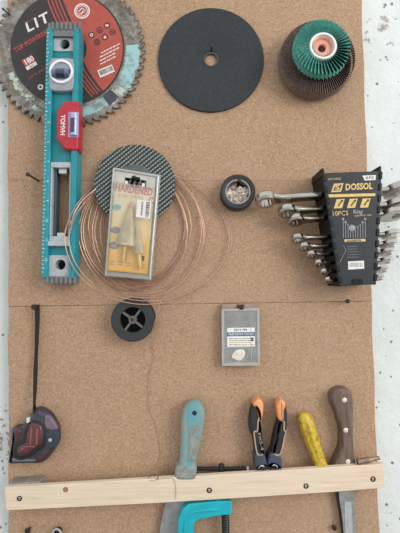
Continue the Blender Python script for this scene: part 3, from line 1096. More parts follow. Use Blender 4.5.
# ------------------------------------------------------------------ copper wire coil
def build_coil():
    T = Thing('wire_coil', 'loose coil of thin copper wire hanging behind the mesh disc', 'wire', 134, 225)
    mb = MB()
    loops = [(77, 187, 166, 290, .003), (80, 185, 168, 284, .0042), (84, 188, 168, 287, .0054), (88, 186, 170, 281, .003),
             (92, 203, 166, 296, .0066), (95, 205, 170, 292, .005), (99, 185, 172, 283, .0042), (103, 191, 172, 279, .003),
             (79, 204, 166, 298, .0072), (82, 202, 164, 294, .006), (106, 187, 174, 286, .0066)]
    rnd = random.Random(11)
    def loop(L, Rr, Tt, B, hz, over=False):
        pts = []
        n = 96
        cx, cy = (L+Rr)/2, (Tt+B)/2
        ph = rnd.random()*6
        for i in range(n):
            a = 2*PI*i/n
            ca, sa = math.cos(a), math.sin(a)
            rx = (Rr-L)/2
            x = cx + rx*ca + 1.1*math.sin(2*a+ph) * (1 if ca < 0 else 0.6)
            y = cy + (B-Tt)/2*sa
            # egg shape: fuller at the foot
            x += (cx - x)*0.10*(1 if sa < 0 else 0)*(-sa)
            h = hz
            if over:
                # rides over the level on the left and over the spool at the bottom
                if x < 112:
                    t = min(1.0, max(0.0, (112-x)/25))
                    h = hz + (0.0285-hz)*(t*t*(3-2*t))
                    if sa < 0 and y < 205:
                        k = min(1.0, max(0.0, (205-y)/16))
                        k2 = min(1.0, max(0.0, (x-78)/12))
                        h = h*(1-k*k2) + hz*k*k2
            if y > 290 and 90 < x < 178:
                t = min(1.0, (y-290)/7)*min(1.0, (178-x)/14, (x-90)/14)
                h = max(h, hz + (0.0235-hz)*t)
            pts.append(T.at(x, y, h))
        mb.tube(pts, 0.00052, 6, True)
    for (L, Rr, Tt, B, hz) in loops:
        loop(L, Rr, Tt, B, hz)
    loop(63.5, 231, 168, 304.5, .0046, True)
    loop(68.5, 229, 171, 301, .0058, True)
    build('wire_loops', mb, 'copper', T)
    tw = MB()
    for k in range(3):
        a = [T.at(66 + 1.2*k, 227 - k*1.5, 0.0286), T.at(69.5 + 0.6*k, 221 + k, 0.0296), T.at(71.5, 226 + k*2, 0.0286)]
        tw.tube(spl([tuple(p) for p in a], 6, False), 0.0004, 6)
    tw.tube(spl([tuple(T.at(x, y, h)) for x, y, h in ((71, 224, .029), (75, 212, .0288), (82, 201, .024), (90, 193.5, .017), (96, 189, .0125))], 8, False), 0.0006, 6)
    build('twisted_end', tw, 'copper', T, 'twisted wire end over the level')
    tail = MB().tube(spl([tuple(T.at(x, y, h)) for x, y, h in ((175, 290, .012), (166, 296, .024), (160, 303, .0235), (157, 315, .0225), (152.5, 330, .020), (150, 342, .010))], 8, False), 0.00042, 6)
    build('loose_tail', tail, 'copper', T)


def build_spool():
    cx, cy = 133.5, 321.5
    T = Thing('wire_spool', 'small dark plastic spool with four spokes below the copper wire', 'spool', cx, cy)
    hf = 0.0185
    s = S(hf)
    c = T.at(cx-1, cy-1.5, hf)
    m = Matrix.Translation((c.x, c.y, 0))
    rf, rh = 21.6*s, 12.6*s
    prof = [(rh, 0.001), (rf, 0.001), (rf, 0.0035), (rh*1.15, 0.0035), (rh*1.15, hf-0.003), (rf-0.0004, hf-0.003), (rf, hf-0.0026), (rf, hf-0.0008), (rf-0.0008, hf), (rh+0.0006, hf), (rh, hf-0.0006), (rh, 0.001)]
    build('spool_body', MB().lathe(prof, 72, m, False, False), 'spool', T)
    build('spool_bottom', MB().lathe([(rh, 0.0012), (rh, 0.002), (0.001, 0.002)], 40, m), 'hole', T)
    sp = MB()
    for k in range(4):
        a = R(52 + 90*k)
        d = Vector((math.cos(a), math.sin(a), 0))
        nrm = Vector((-d.y, d.x, 0))*0.0011
        cc = Vector((c.x, c.y, 0))
        a0, a1 = cc + d*0.0025, cc + d*(rh+0.0003)
        sp.prism([(a0-nrm), (a1-nrm), (a1+nrm), (a0+nrm)], hf-0.008, hf-0.0015)
    build('spokes', sp, simple('spoke_grey', (104, 104, 102), 0.5), T, 'grey spokes')
    build('hub', MB().annulus((c.x, c.y), 0.0014, 4.0*s, hf-0.012, hf-0.0005, 28), simple('hub_grey', (92, 92, 90), 0.5), T)


def build_tape_roll():
    cx, cy = 238, 191.5
    T = Thing('tape_roll', 'small black tape roll hanging from nail between wire coil and wrenches', 'tape', cx, cy)
    hf = 0.018
    s = S(hf)
    c = T.at(cx, cy, hf)
    m = Matrix.Translation((c.x, c.y, 0))
    ro, ri = 17.6*s, 12.6*s
    build('tape_winding', MB().lathe([(ri, 0.001), (ro, 0.001), (ro, hf-0.0008), (ro-0.0008, hf), (ri+0.0006, hf), (ri, hf-0.0004), (ri, 0.001)], 64, m, False, False), 'tape', T)
    build('core', MB().annulus(c, ri-0.0011, ri-0.0001, 0.0012, hf-0.0003, 56), 'core', T, 'pale card core')
    rnd = random.Random(4)
    mb = MB()
    # crumpled film filling the lower part of the core
    n = 15
    rr = ri - 0.0013
    V = {}
    for i in range(n+1):
        for j in range(n+1):
            x, y = -1+2*i/n, -1+2*j/n
            lim = 1 if y < 0.15 else 1
            d = math.hypot(x, y)
            k = max(abs(x), abs(y))
            if d > 0:
                x, y = x*k/d, y*k/d
            z = 0.009 + 0.006*rnd.random() - (0.006 if y > 0.45 + 0.2*math.sin(4*x) else 0)
            V[i, j] = mb.bm.verts.new((c.x + x*rr, c.y + y*rr*1.0, z))
    for i in range(n):
        for j in range(n):
            if not (j > 11 and i > 6):
                mb.bm.faces.new((V[i, j], V[i+1, j], V[i+1, j+1], V[i, j+1]))
    for v in [v for v in mb.bm.verts if not v.link_faces]:
        mb.bm.verts.remove(v)
    fo = build('crumpled_liner', mb, 'film', T, 'crumpled pale plastic liner', smooth=15)
    so = fo.modifiers.new('thick', 'SOLIDIFY'); so.thickness = 0.0003
    build('core_back', MB().prism([(c.x+ri*0.99*math.cos(2*PI*i/40), c.y+ri*0.99*math.sin(2*PI*i/40)) for i in range(40)], 0.0003, 0.0009), simple('brown_core_back', (70, 56, 46), 0.8), T)


# ------------------------------------------------------------------ wrench rack and wrenches
WR = [  # head px, shaft y at rack, right end px x,y, head size px
    (265.5, 202.5, 197.0, 411, 189.5, 8.6), (287.0, 213.0, 209.0, 406, 205, 7.4), (296.0, 221.5, 218.5, 401, 214, 6.8),
    (297.5, 239.0, 237.6, 397, 234.5, 5.2), (304.5, 247.5, 246.0, 394.5, 244, 4.9), (311.5, 255.0, 254.3, 391.5, 252, 4.6),
    (319.0, 263.5, 262.8, 390.5, 260.5, 4.2), (324.5, 272.5, 271.2, 386.5, 269.5, 3.9), (328.5, 280.3, 279.5, 382.5, 277.5, 3.6)]
WH = 0.022


def build_rack():
    T = Thing('wrench_rack', 'black tapered plastic rack with gold lettering holding the row of wrenches', 'wrench rack', 348, 174)
    hf = 0.042
    q = [(322, 173.2), (382, 170.8), (376.2, 284.2), (339.5, 286)]
    build('front_panel', MB().prism(T.pts(q, hf), hf-0.003, hf), 'rack_face', T, 'charcoal printed front panel', bevel=0.0008)
    # rim left and right of the print
    def edge(t, h, side):
        a, b = (q[0], q[3]) if side < 0 else (q[1], q[2])
        return a[0] + (b[0]-a[0])*t, a[1] + (b[1]-a[1])*t
    for sd in (-1, 1):
        side = MB()
        # tabs between the slots; the slots follow the wrench heights
        def tv(i):
            y = WR[i][2] if sd < 0 else (WR[i][2] + (WR[i][4]-WR[i][2])*0.62)
            return y
        ys = [172.8 if sd < 0 else 170.6]
        for i in range(9):
            y = tv(i)
            g = 2.6 - 0.11*i
            ys += [y-g, y+g]
        ys += [286 if sd < 0 else 284.4]
        for k in range(0, len(ys), 2):
            y0, y1 = ys[k], ys[k+1]
            if y1 - y0 < 0.8:
                continue
            def xx(y):
                e0, e1 = (q[0], q[3]) if sd < 0 else (q[1], q[2])
                return e0[0] + (e1[0]-e0[0])*(y-e0[1])/(e1[1]-e0[1])
            # the tab runs from the back panel to the front, standing perpendicular to the board
            for (ha, hb_) in ((0.001, hf-0.0005),):
                p0, p1 = T.at(xx(y0), y0, hf), T.at(xx(y1), y1, hf)
                t = 0.0026*(-sd)
                # positions measured at wrench height, so slots line up with the shafts
                c0, c1 = T.at(xx(y0), y0, WH), T.at(xx(y1), y1, WH)
                side.prism([(p0.x, c0.y), (p1.x, c1.y), (p1.x+t, c1.y), (p0.x+t, c0.y)], ha, hb_)
        build('side_comb', side, 'rack', T, bevel=0.0005)
    # front lips: the comb's ends seen on the printed face
    lip = MB()
    for sd in (-1, 1):
        e0, e1 = (q[0], q[3]) if sd < 0 else (q[1], q[2])
        n = 10
        for k in range(n):
            t0, t1 = (k+0.12)/n, (k+0.72)/n
            w = 3.2 if sd < 0 else 2.6
            a = (e0[0]+(e1[0]-e0[0])*t0, e0[1]+(e1[1]-e0[1])*t0)
            b = (e0[0]+(e1[0]-e0[0])*t1, e0[1]+(e1[1]-e0[1])*t1)
            lip.prism(T.pts([(a[0]+0.3*sd, a[1]), (a[0]-sd*w, a[1]), (b[0]-sd*w, b[1]), (b[0]+0.3*sd, b[1])], hf), hf-0.001, hf+0.0014)
    build('clip_edge', lip, 'rack', T, bevel=0.0004)
    bk = MB().prism([T.at(x, y, hf).xy for x, y in ((323, 174), (381, 172), (375.5, 283), (340, 285))], 0.0005, 0.003)
    build('back_panel', bk, 'rack', T)
    tp = MB()
    a, b = T.at(322, 173.2, hf), T.at(382, 170.8, hf)
    tp.prism([(a.x, a.y), (b.x, b.y), (b.x, b.y-0.003), (a.x, a.y-0.003)], 0.0005, hf-0.0005)
    build('end_wall', tp, 'rack', T)
    tp = MB()
    a, b = T.at(339.5, 286, hf), T.at(376.2, 284.2, hf)
    tp.prism([(a.x, a.y), (b.x, b.y), (b.x, b.y+0.003), (a.x, a.y+0.003)], 0.0005, hf-0.0005)
    build('end_wall', tp, 'rack', T)
    nb = MB().prism(T.pts([(352, 283.8), (353, 279), (361.5, 278.4), (364, 283.6)], hf+0.0008), hf-0.0005, hf+0.0012)
    build('bottom_notch', nb, 'hole', T)
    h = hf + 0.0002
    rt = 1.8
    # logo: outlined slanted box with an S
    lg = MB()
    o = [(334, 183.6), (343.5, 183.1), (341, 191.8), (331.2, 192.3)]
    i_ = [(335.4, 185.0), (341.8, 184.6), (339.7, 190.4), (333.1, 190.8)]
    for k in range(4):
        k2 = (k+1) % 4
        lg.prism(T.pts([o[k], o[k2], i_[k2], i_[k]], h), h-0.0003, h)
    build('logo', lg, 'print_gold', T)
    text(T, 'S', 337.4, 187.7, 4.6, h, 'print_gold', rt, None, 0.05, width=5)
    text(T, 'DOSSOL', 358.6, 186.8, 6.2, h, 'print_gold', rt, None, 0.05, width=27.5, shear=0.12)
    bars = MB().prism(T.pts([(328.5, 194.4), (375.5, 193.2), (375.3, 196.0), (328.8, 197.4)], h), h-0.0003, h)
    build('gold_bar', bars, 'print_gold', T)
    bars = MB()
    for k in range(3):
        x = 339.5 + 13*k
        bars.prism(T.pts([(x-2.8, 199.2-.3*k), (x+5.2, 198.8-.3*k), (x+2.6, 208-.3*k), (x-5.6, 208.4-.3*k)], h), h-0.0003, h)
    sq = build('tool_pictogram', bars, 'print_gold', T)
    bars = MB()
    for k in range(3):
        x = 339.3 + 13*k
        bars.tube([T.at(x+2.8, 200.5-.3*k, h+.0002), T.at(x-1.2, 206-.3*k, h+.0002)], 0.0006, 6)
        bars.ball(T.at(x+2.8, 200.8-.3*k, h), 0.0013, 1, 1, 0.3, 10)
    build('glyph', bars, 'print_black', sq)
    text(T, '10PCS', 340, 213.6, 4.8, h, 'print_gold', rt, None, 0.0, width=15.5)
    text(T, 'Ring', 357.5, 211.8, 4.0, h, 'print_grey', rt, None, 0.03, width=10, shear=0.2)
    text(T, 'spanner set', 363, 215.2, 2.0, h, 'print_gold', rt, None, 0.0, width=17)
    text(T, 'DCV-04062', 334.5, 179.0, 2.2, h, 'print_gold', rt, None, 0.0, width=13)
    tg = build('size_tag', MB().prism(T.pts([(362.5, 175.6), (376, 175.0), (375.4, 180.0), (364.5, 180.4)], h), h-0.0003, h), 'print_white', T, 'small white tag')
    text(T, '10 PCS', 369.6, 177.8, 2.6, h+0.0002, 'print_black', rt, tg, 0.03, width=8)
    # printed wrench picture
    pic = MB()
    hts = (19, 16, 13.5, 12, 11, 11, 11.5, 13, 15.5, 19)
    for k, L in enumerate(hts):
        x = 343.2 + 2.45*k
        pic.tube([T.at(x, 238.0-0.02*k, h), T.at(x-0.2, 238.0-L, h)], 0.00045, 6)
        pic.ball(T.at(x-0.2, 238.0-L, h), 0.0014 if k in (0, 1, 8, 9) else 0.0009, 1, 1, 0.25, 8)
    pic.ball(T.at(352, 228, h), 0.0036, 1, 1, 0.1, 14)
    build('wrench_picture', pic, 'print_grey', T)
    text(T, 'DOSSOL', 354.2, 240.6, 1.6, h+0.0004, 'print_black', rt, None, 0.03, width=15)
    build('picture_bar', MB().prism(T.pts([(344.5, 239.4), (365.4, 238.8), (365.4, 241.4), (344.5, 242.0)], h), h-0.0003, h), 'print_gold', T)
    stk = build('barcode_sticker', MB().prism(T.pts([(348, 261.5), (364, 260.6), (364.2, 268.6), (348.4, 269.6)], h), h-0.0003, h), 'print_white', T, 'white bar code sticker')
    bars = MB()
    rnd = random.Random(9)
    x = 349.5
    while x < 362.5:
        w = rnd.choice((0.4, 0.7, 1.0))
        bars.prism(T.pts([(x, 262.6), (x+w, 262.6), (x+w, 267), (x, 267)], h+0.0001), h, h+0.0001)
        x += w + rnd.choice((0.5, 0.8))
    build('bars', bars, 'print_grey', stk)
    sp = MB()
    for k in range(5):
        sp.prism(T.pts([(347, 246.2+2.7*k), (357+rnd.random()*7, 246+2.7*k), (357, 246.6+2.7*k), (347, 246.8+2.7*k)], h), h-0.0002, h)
    build('small_print', sp, simple('faint_print', (108, 112, 116), 0.5), T)
    sc = MB()
    sc.tube([T.at(343, 245, h), T.at(346, 250, h), T.at(340, 262, h)], 0.0003, 5)
    build('scratch', sc, 'print_grey', T)


def wrench_mesh(L, rr, jaw):
    """flat combination wrench along +x: ring head at the origin, open jaw at x = L; ring radius rr"""
    t = rr*0.40
    shaft = MB()
    w = rr*0.46
    # shaft: rounded bar thickened towards the heads
    xs = [rr*0.7, rr*1.5, L*0.3, L*0.65, L-jaw*1.7, L-jaw*0.95]
    ws = [w*1.5, w*1.05, w*0.9, w*0.95, w*1.1, w*1.7]
    rs = []
    for x, ww in zip(xs, ws):
        tt = t*0.80
        rs.append([(x, ww*c, tt*d) for c, d in ((-1, -0.5), (-0.75, -0.9), (0.75, -0.9), (1, -0.5), (1, 0.5), (0.75, 0.9), (-0.75, 0.9), (-1, 0.5))])
    shaft.rings(rs)
    ring = MB()
    seg = 36
    prof = []
    inner = []
    for i in range(seg):
        a = 2*PI*i/seg
        inner.append(rr*(0.58 + (0.05 if (i % 3) == 0 else 0)))
    def rg(rad, z):
        return [((rad[i] if isinstance(rad, list) else rad)*math.cos(2*PI*i/seg), (rad[i] if isinstance(rad, list) else rad)*math.sin(2*PI*i/seg), z) for i in range(seg)]
    ring.rings([rg(inner, -t), rg(rr*0.86, -t), rg(rr, -t*0.55), rg(rr, t*0.55), rg(rr*0.86, t), rg(inner, t), rg(inner, -t)], False, False)
    bmesh.ops.remove_doubles(ring.bm, verts=ring.bm.verts, dist=1e-7)
    j = jaw
    pl = [(-1.25, -0.45), (-0.8, -0.78), (-0.1, -1.0), (0.6, -0.98), (1.05, -0.72), (1.0, -0.45), (0.35, -0.42), (-0.05, -0.40), (-0.28, -0.15), (-0.28, 0.15), (-0.05, 0.40), (0.45, 0.46), (1.15, 0.5), (1.2, 0.75), (0.7, 0.98), (0.0, 1.0), (-0.7, 0.80), (-1.25, 0.45)]
    ca, sa = math.cos(R(15)), math.sin(R(15))
    jaw_m = MB().prism([(L - j + (x*ca - y*sa)*j, (x*sa + y*ca)*j) for x, y in pl], -t*0.8, t*0.8)
    return ring, shaft, jaw_m


def build_wrenches():
    names = ['largest chrome wrench, topmost in the black rack', 'second chrome wrench from top of the black rack', 'third chrome wrench from top of the black rack',
             'fourth chrome wrench from top of the black rack, below the gap', 'fifth chrome wrench from top, middle of the black rack', 'sixth chrome wrench from top, fourth from rack bottom',
             'seventh chrome wrench from top, third from rack bottom', 'second smallest chrome wrench, just above the lowest in rack', 'smallest chrome wrench, lowest in the black rack']
    for i, (hx, hy, sy, ex, ey, rp) in enumerate(WR):
        hz = WH
        a, b = P(hx, (hy+sy)/2, hz), P(ex, ey, hz)
        d = b - a
        L = d.length
        rr = rp*S(hz)*(1.24 + 0.015*i)
        jaw = rr*(1.02 if i > 2 else 1.12)
        T = Thing('combination_wrench', names[i], 'wrench', hx, (hy+sy)/2, hz, math.atan2(d.y, d.x), 'chrome wrenches in the black rack')
        tilt = Matrix.Rotation(R(64), 4, 'X')
        ring, shaft, jw = wrench_mesh(L, rr, jaw)
        for nm, mb in (('ring_head', ring), ('shaft', shaft), ('open_jaw', jw)):
            mb.xform(tilt)
            build(nm, mb, 'chrome', T, smooth=30, bevel=0.0 if nm == 'ring_head' else 0.0005)


# ------------------------------------------------------------------ small grey case
def build_case():
    T = Thing('plastic_case', 'flat grey plastic case with white and blue sticker hanging at board centre', 'plastic case', 240.5, 306)
    hf = 0.0105
    q = [(221.5, 309), (259.3, 308), (260.2, 365.6), (221.8, 366)]
    build('case_body', MB().prism(T.pts(q, hf), 0.001, hf), 'box', T, bevel=0.0012)
    tb = MB()
    tb.prism(T.pts([(221.6, 304.2), (236.5, 303.8), (236.5, 309.5), (221.6, 309.5)], 0.006), 0.001, 0.006)
    tb.prism(T.pts([(244, 303.6), (259.2, 303.0), (259.4, 309), (244, 309.2)], 0.006), 0.001, 0.006)
    tb.prism(T.pts([(236.5, 303.8), (244, 303.6), (244, 304.6), (236.5, 304.8)], 0.006), 0.001, 0.006)
    build('hang_tab', tb, 'tab', T, 'brownish hang tab', bevel=0.0004)
    rim = MB()
    h = hf + 0.0003
    i_ = [(224, 311.5), (256.6, 310.8), (257.4, 362.4), (224.4, 362.8)]
    for k in range(4):
        k2 = (k+1) % 4
        rim.prism(T.pts([q[k], q[k2], i_[k2], i_[k]], h), hf-0.0006, h + 0.0004)
    build('lid_rim', rim, 'box_rim', T, bevel=0.0003)
    rb = MB().bar(T.at(250.5, 311, hf), T.at(251.3, 363, hf), 0.0005, 6)
    rb.bar(T.at(224, 348, hf), T.at(257, 347, hf), 0.0004, 6)
    build('divider', rb, 'box_rim', T)
    st = build('sticker', MB().prism(T.pts([(227.2, 328), (254.6, 327.6), (254.9, 346.4), (227.4, 346.8)], h), hf, h), 'sticker', T, 'white label sticker')
    h2 = h + 0.00012
    bd = build('blue_band', MB().prism(T.pts([(227.2, 332.4), (254.7, 332.0), (254.8, 336.0), (227.3, 336.4)], h2), h, h2), 'print_blue', st)
    text(T, 'PRECISION TOOLS', 241, 334.2, 2.0, h2+0.0001, 'print_white', 0.6, bd, 0.02, width=25)
    text(T, 'SDY-94', 240.5, 330.0, 2.2, h2, 'print_black', 0.6, st, 0.03, width=13)
    fine = MB()
    rnd = random.Random(2)
    for (y, mt) in ((338.6, 0), (340.6, 0), (344.8, 0)):
        x = 229.0
        while x < 252:
            w = 1 + 3*rnd.random()
            fine.prism(T.pts([(x, y-.45), (x+w, y-.45), (x+w, y+.45), (x, y+.45)], h2), h, h2)
            x += w + 0.8
    build('small_print', fine, 'print_grey', st)
    build('yellow_line', MB().prism(T.pts([(229, 342.1), (252, 341.8), (252, 342.7), (229, 343.0)], h2), h, h2), 'print_gold', st)
    build('square_mark', MB().prism(T.pts([(250.3, 337.4), (253.4, 337.4), (253.4, 341.2), (250.3, 341.2)], h2), h, h2), 'print_grey', st)
    bl = MB().pillow(T.pts(spl([(231.5, 357), (235, 351.2), (240, 349.4), (244.5, 350.8), (245, 355), (242.5, 359), (239, 361), (235, 359.5)], 4), hf+0.001), hf-0.0002, hf+0.0012, 0.0008)
    build('cream_patch', bl, 'cream', T, 'cream coloured lump under the sticker')


# ------------------------------------------------------------------ tape measure
def build_tape_measure():
    T = Thing('tape_measure', 'grey and maroon tape measure hanging by black wrist strap at left', 'tape measure', 37, 306)
    hf = 0.017
    def K(pl): return [(5 + x/6.667, 400 + y/6.667) for x, y in pl]
    out = K([(188, 72), (215, 55), (250, 58), (300, 90), (335, 140), (357, 190), (357, 275), (330, 330), (290, 385), (240, 410), (140, 412), (40, 412), (38, 375), (55, 300), (52, 215), (62, 178), (115, 170), (150, 130)])
    body = MB().pillow(T.pts(spl(out, 4), hf*0.45), 0.001, hf-0.002, 0.005)
    bd = build('case_body', body, 'slate', T)
    blk = K([(150, 165), (190, 142), (245, 165), (272, 240), (258, 310), (215, 345), (175, 375), (120, 402), (70, 395), (48, 350), (60, 290), (110, 265), (128, 210)])
    build('window_surround', MB().pillow(T.pts(spl(blk, 5), hf), hf-0.004, hf-0.0002, 0.0012), 'black', T, 'black bezel')
    win = K([(162, 165), (190, 156), (238, 178), (255, 250), (240, 298), (205, 318), (170, 350), (120, 380), (82, 368), (74, 335), (90, 310), (130, 290), (143, 225)])
    wn = build('window', MB().pillow(T.pts(spl(win, 5), hf+0.002), hf-0.002, hf+0.0018, 0.0025), 'maroon', T, 'dark maroon window')
    rg = MB()
    rg.tube([T.at(*K([(178, 180)])[0], hf+0.0016), T.at(*K([(168, 300)])[0], hf+0.0016)], 0.0007, 6)
    rg.tube([T.at(*K([(215, 190)])[0], hf+0.0016), T.at(*K([(210, 300)])[0], hf+0.0016)], 0.0009, 6)
    rg.tube([T.at(*p, hf+0.0015) for p in K([(95, 340), (140, 310), (200, 312)])], 0.0006, 6)
    build('window_ridge', rg, 'maroon_light', wn)
    pan = K([(268, 105), (300, 112), (335, 160), (348, 195), (310, 200), (272, 185), (262, 150)])
    build('side_panel', MB().pillow(T.pts(spl(pan, 4), hf-0.001), hf-0.005, hf-0.0008, 0.0015), 'mauve', T, 'mauve side panel')
    pan = K([(70, 205), (98, 195), (108, 225), (92, 262), (72, 265)])
    build('side_panel', MB().pillow(T.pts(spl(pan, 4), hf-0.001), hf-0.005, hf-0.0008, 0.0012), 'maroon', T, 'small maroon panel')
    pan = K([(275, 205), (352, 205), (352, 285), (325, 318), (270, 315)])
    build('grip_pad', MB().pillow(T.pts(spl(pan, 3), hf-0.001), hf-0.005, hf-0.0010, 0.0012), simple('blue_grey_rubber', (52, 60, 72), 0.6), T, 'blue-grey rubber pad')
    pan = K([(150, 392), (240, 375), (300, 325), (312, 345), (270, 392), (220, 412)])
    build('grip_stripe', MB().pillow(T.pts(spl(pan, 3), hf-0.0015), hf-0.006, hf-0.0015, 0.0012), simple('dark_red_rubber', (70, 34, 36), 0.5), T, 'dark red stripe')
    pan = K([(45, 388), (150, 390), (210, 398), (200, 408), (50, 410)])
    build('mouth_strip', MB().prism(T.pts(pan, hf-0.001), hf-0.004, hf-0.0008), simple('grey_strip', (104, 106, 108), 0.4), T)
    p = T.at(*K([(300, 268)])[0], hf)
    build('screw', MB().lathe([(0.0020, hf-0.003), (0.0020, hf+0.0002), (0.0012, hf+0.0006)], 16, Matrix.Translation((p.x, p.y, 0))), 'grey_plate', T, 'small bright screw')
    p = T.at(*K([(208, 103)])[0], hf-0.002)
    build('screw', MB().lathe([(0.0022, hf-0.004), (0.0022, hf-0.0012), (0.0010, hf-0.0016)], 16, Matrix.Translation((p.x, p.y, 0))), 'slate', T)
    build('latch', MB().prism(T.pts(K([(140, 122), (162, 118), (162, 150), (142, 158)]), hf+0.001), hf-0.004, hf+0.001), 'rivet', T, 'bright metal latch', bevel=0.0005)
    # strap
    st = MB()
    def band(pts, w):
        L, Rr = [], []
        for i, (x, y, h) in enumerate(pts):
            L.append((T.at(x-w[i], y, h), T.at(x+w[i], y, h)))
        for (a, b), (c, d) in zip(L, L[1:]):
            for (hh0, hh1) in ((-0.0006, 0.0006),):
                z = Vector((0, 0, 0.0009))
                st.rings([[a-z, b-z, b+z, a+z], [c-z, d-z, d+z, c+z]])
    band([(37.4, 304.6, .0075), (37.2, 309, .0075), (37.4, 320, .007), (36.6, 345, .006), (36.0, 358, .006), (35.6, 368, .007), (35.0, 390, .010), (34.3, 404, .012), (34.2, 412, .0135)],
         [2.0, 2.3, 2.1, 1.6, 1.5, 1.9, 1.7, 1.1, 1.1])
    build('wrist_strap', st, 'strap', T, 'black woven wrist strap')
    kn = MB().tube([T.at(34.8, 404, .013), T.at(36.6, 409, .016), T.at(34.8, 413, .0175), T.at(33, 409, .016)], 0.0009, 8, True)
    build('strap_cord', kn, 'strap', T)


# ------------------------------------------------------------------ rail and shim
RB, RF = 0.0150, 0.0215


def rail_top(px):
    return 487.5 + (465 - 487.5)*(px-4.5)/379.5


def build_rail():
    T = Thing('wooden_rail', 'pale pine rail screwed across the lower board holding the hand tools', 'rail', 200, 488)
    q = [(4.5, 487.6), (100, 482.2), (200, 476.0), (384, 464), (384.8, 487.8), (330, 492.4), (230, 498.8), (150, 503.6), (6, 510.6)]
    build('pine_strip', MB().prism(T.pts(q, RF), RB, RF), 'pine', T, bevel=0.0006)
    for (x, y, r) in ((19.5, 498.4, 2.5), (209.3, 490.2, 2.6), (306, 486, 2.5), (373, 479, 2.6)):
        p = T.at(x, y, RF)
        mb = MB().lathe([(r*S(RF), RF-0.002), (r*S(RF), RF+0.0004), (r*0.85*S(RF), RF+0.0006), (r*0.45*S(RF), RF-0.0002)], 20, Matrix.Translation((p.x, p.y, 0)))
        sc = build('screw', mb, 'rust', T, 'dark screw head')
        sl = MB().box(p.x-r*.6*S(RF), p.x+r*.6*S(RF), p.y-0.0003, p.y+0.0003, RF+0.0001, RF+0.00055)
        build('screw_slot', sl, 'hole', sc)
    p = T.at(65.5, 489.6, RF)
    kn = MB().annulus(p, 1.5*S(RF), 2.6*S(RF), RF-0.001, RF+0.00015, 24)
    build('knot', kn, simple('knot_ring', (150, 110, 72), 0.6), T, 'small knot in the pine')
    kc = MB().lathe([(1.6*S(RF), RF-0.001), (1.6*S(RF), RF+0.0001), (0.4*S(RF), RF+0.0001)], 20, Matrix.Translation((p.x, p.y, 0)))
    build('knot_core', kc, 'knot', T)
    # spacers behind both ends
    T = Thing('spacer_block', 'grey wooden spacer block behind left end of the pine rail', 'wood block', 24, 484)
    build('block', MB().prism(T.pts([(8.5, 483.4), (40, 481.3), (40.5, 503), (9, 505)], RB), 0.0, RB), 'greywood', T, bevel=0.0004)
    T = Thing('spacer_block', 'pine spacer block behind right end of the rail under the bronze nozzle', 'wood block', 372, 470)
    build('block', MB().prism(T.pts([(356, 466.5), (379, 465.2), (379, 484), (357, 485)], RB), 0.0, RB), 'pine', T, bevel=0.0004)


# ------------------------------------------------------------------ hand tools in the rail
def build_putty_knife():
    T = Thing('putty_knife', 'putty knife with worn teal plastic handle, leftmost tool in the rail', 'putty knife', 187, 478)
    def K(pl): return [(150 + x/3.725, 390 + y/3.725) for x, y in pl]
    hf = 0.022
    out = K([(143, 50), (165, 42), (188, 52), (204, 85), (200, 140), (184, 215), (172, 268), (166, 300), (108, 300), (110, 260), (114, 180), (116, 110), (128, 65)])
    build('handle', MB().pillow(T.pts(spl(out, 5), hf-0.004), 0.003, hf, 0.006, 5, back=0.004), 'putty', T, 'teal plastic handle worn grey')
    cap = K([(104, 282), (168, 282), (173, 308), (167, 330), (130, 334), (100, 330), (92, 308)])
    build('bolster', MB().pillow(T.pts(spl(cap, 4), hf-0.002), 0.003, hf+0.0005, 0.003, 4, back=0.003), 'putty_rim', T, 'greyish flared handle foot')
    top = K([(145, 58), (165, 50), (184, 58), (193, 88), (190, 130), (170, 200), (165, 262), (140, 262), (146, 190), (140, 110)])
    build('handle_inlay', MB().pillow(T.pts(spl(top, 5), hf+0.0003), hf-0.001, hf+0.0006, 0.0006), 'putty_blue', T, 'cleaner teal strip')
    dirt = K([(150, 140), (186, 128), (180, 190), (172, 258), (150, 262), (146, 200)])
    build('handle_panel', MB().pillow(T.pts(spl(dirt, 4), hf+0.0006), hf-0.001, hf+0.0009, 0.0005), 'putty_rim', T, 'grey worn panel')
    p = T.at(*K([(166, 86)])[0], hf+0.001)
    ho = MB().lathe([(0.0026, hf-0.002), (0.0026, hf+0.0011), (0.0022, hf+0.0013), (0.0002, hf+0.0010)], 20, Matrix.Translation((p.x, p.y, 0)))
    build('hanging_hole', ho, simple('deep_blue_hole', (18, 34, 56), 0.5), T, 'dark blue hanging hole')
    bl = [(179, 474), (193, 474), (190, 490), (190.5, 505), (196, 545), (197, 585), (152, 585), (158, 540), (163.5, 510), (170, 492)]
    build('blade', MB().prism(T.pts(bl, 0.0085), 0.0072, 0.0085), 'bladegrey', T, 'grey steel blade', bevel=0.0003)


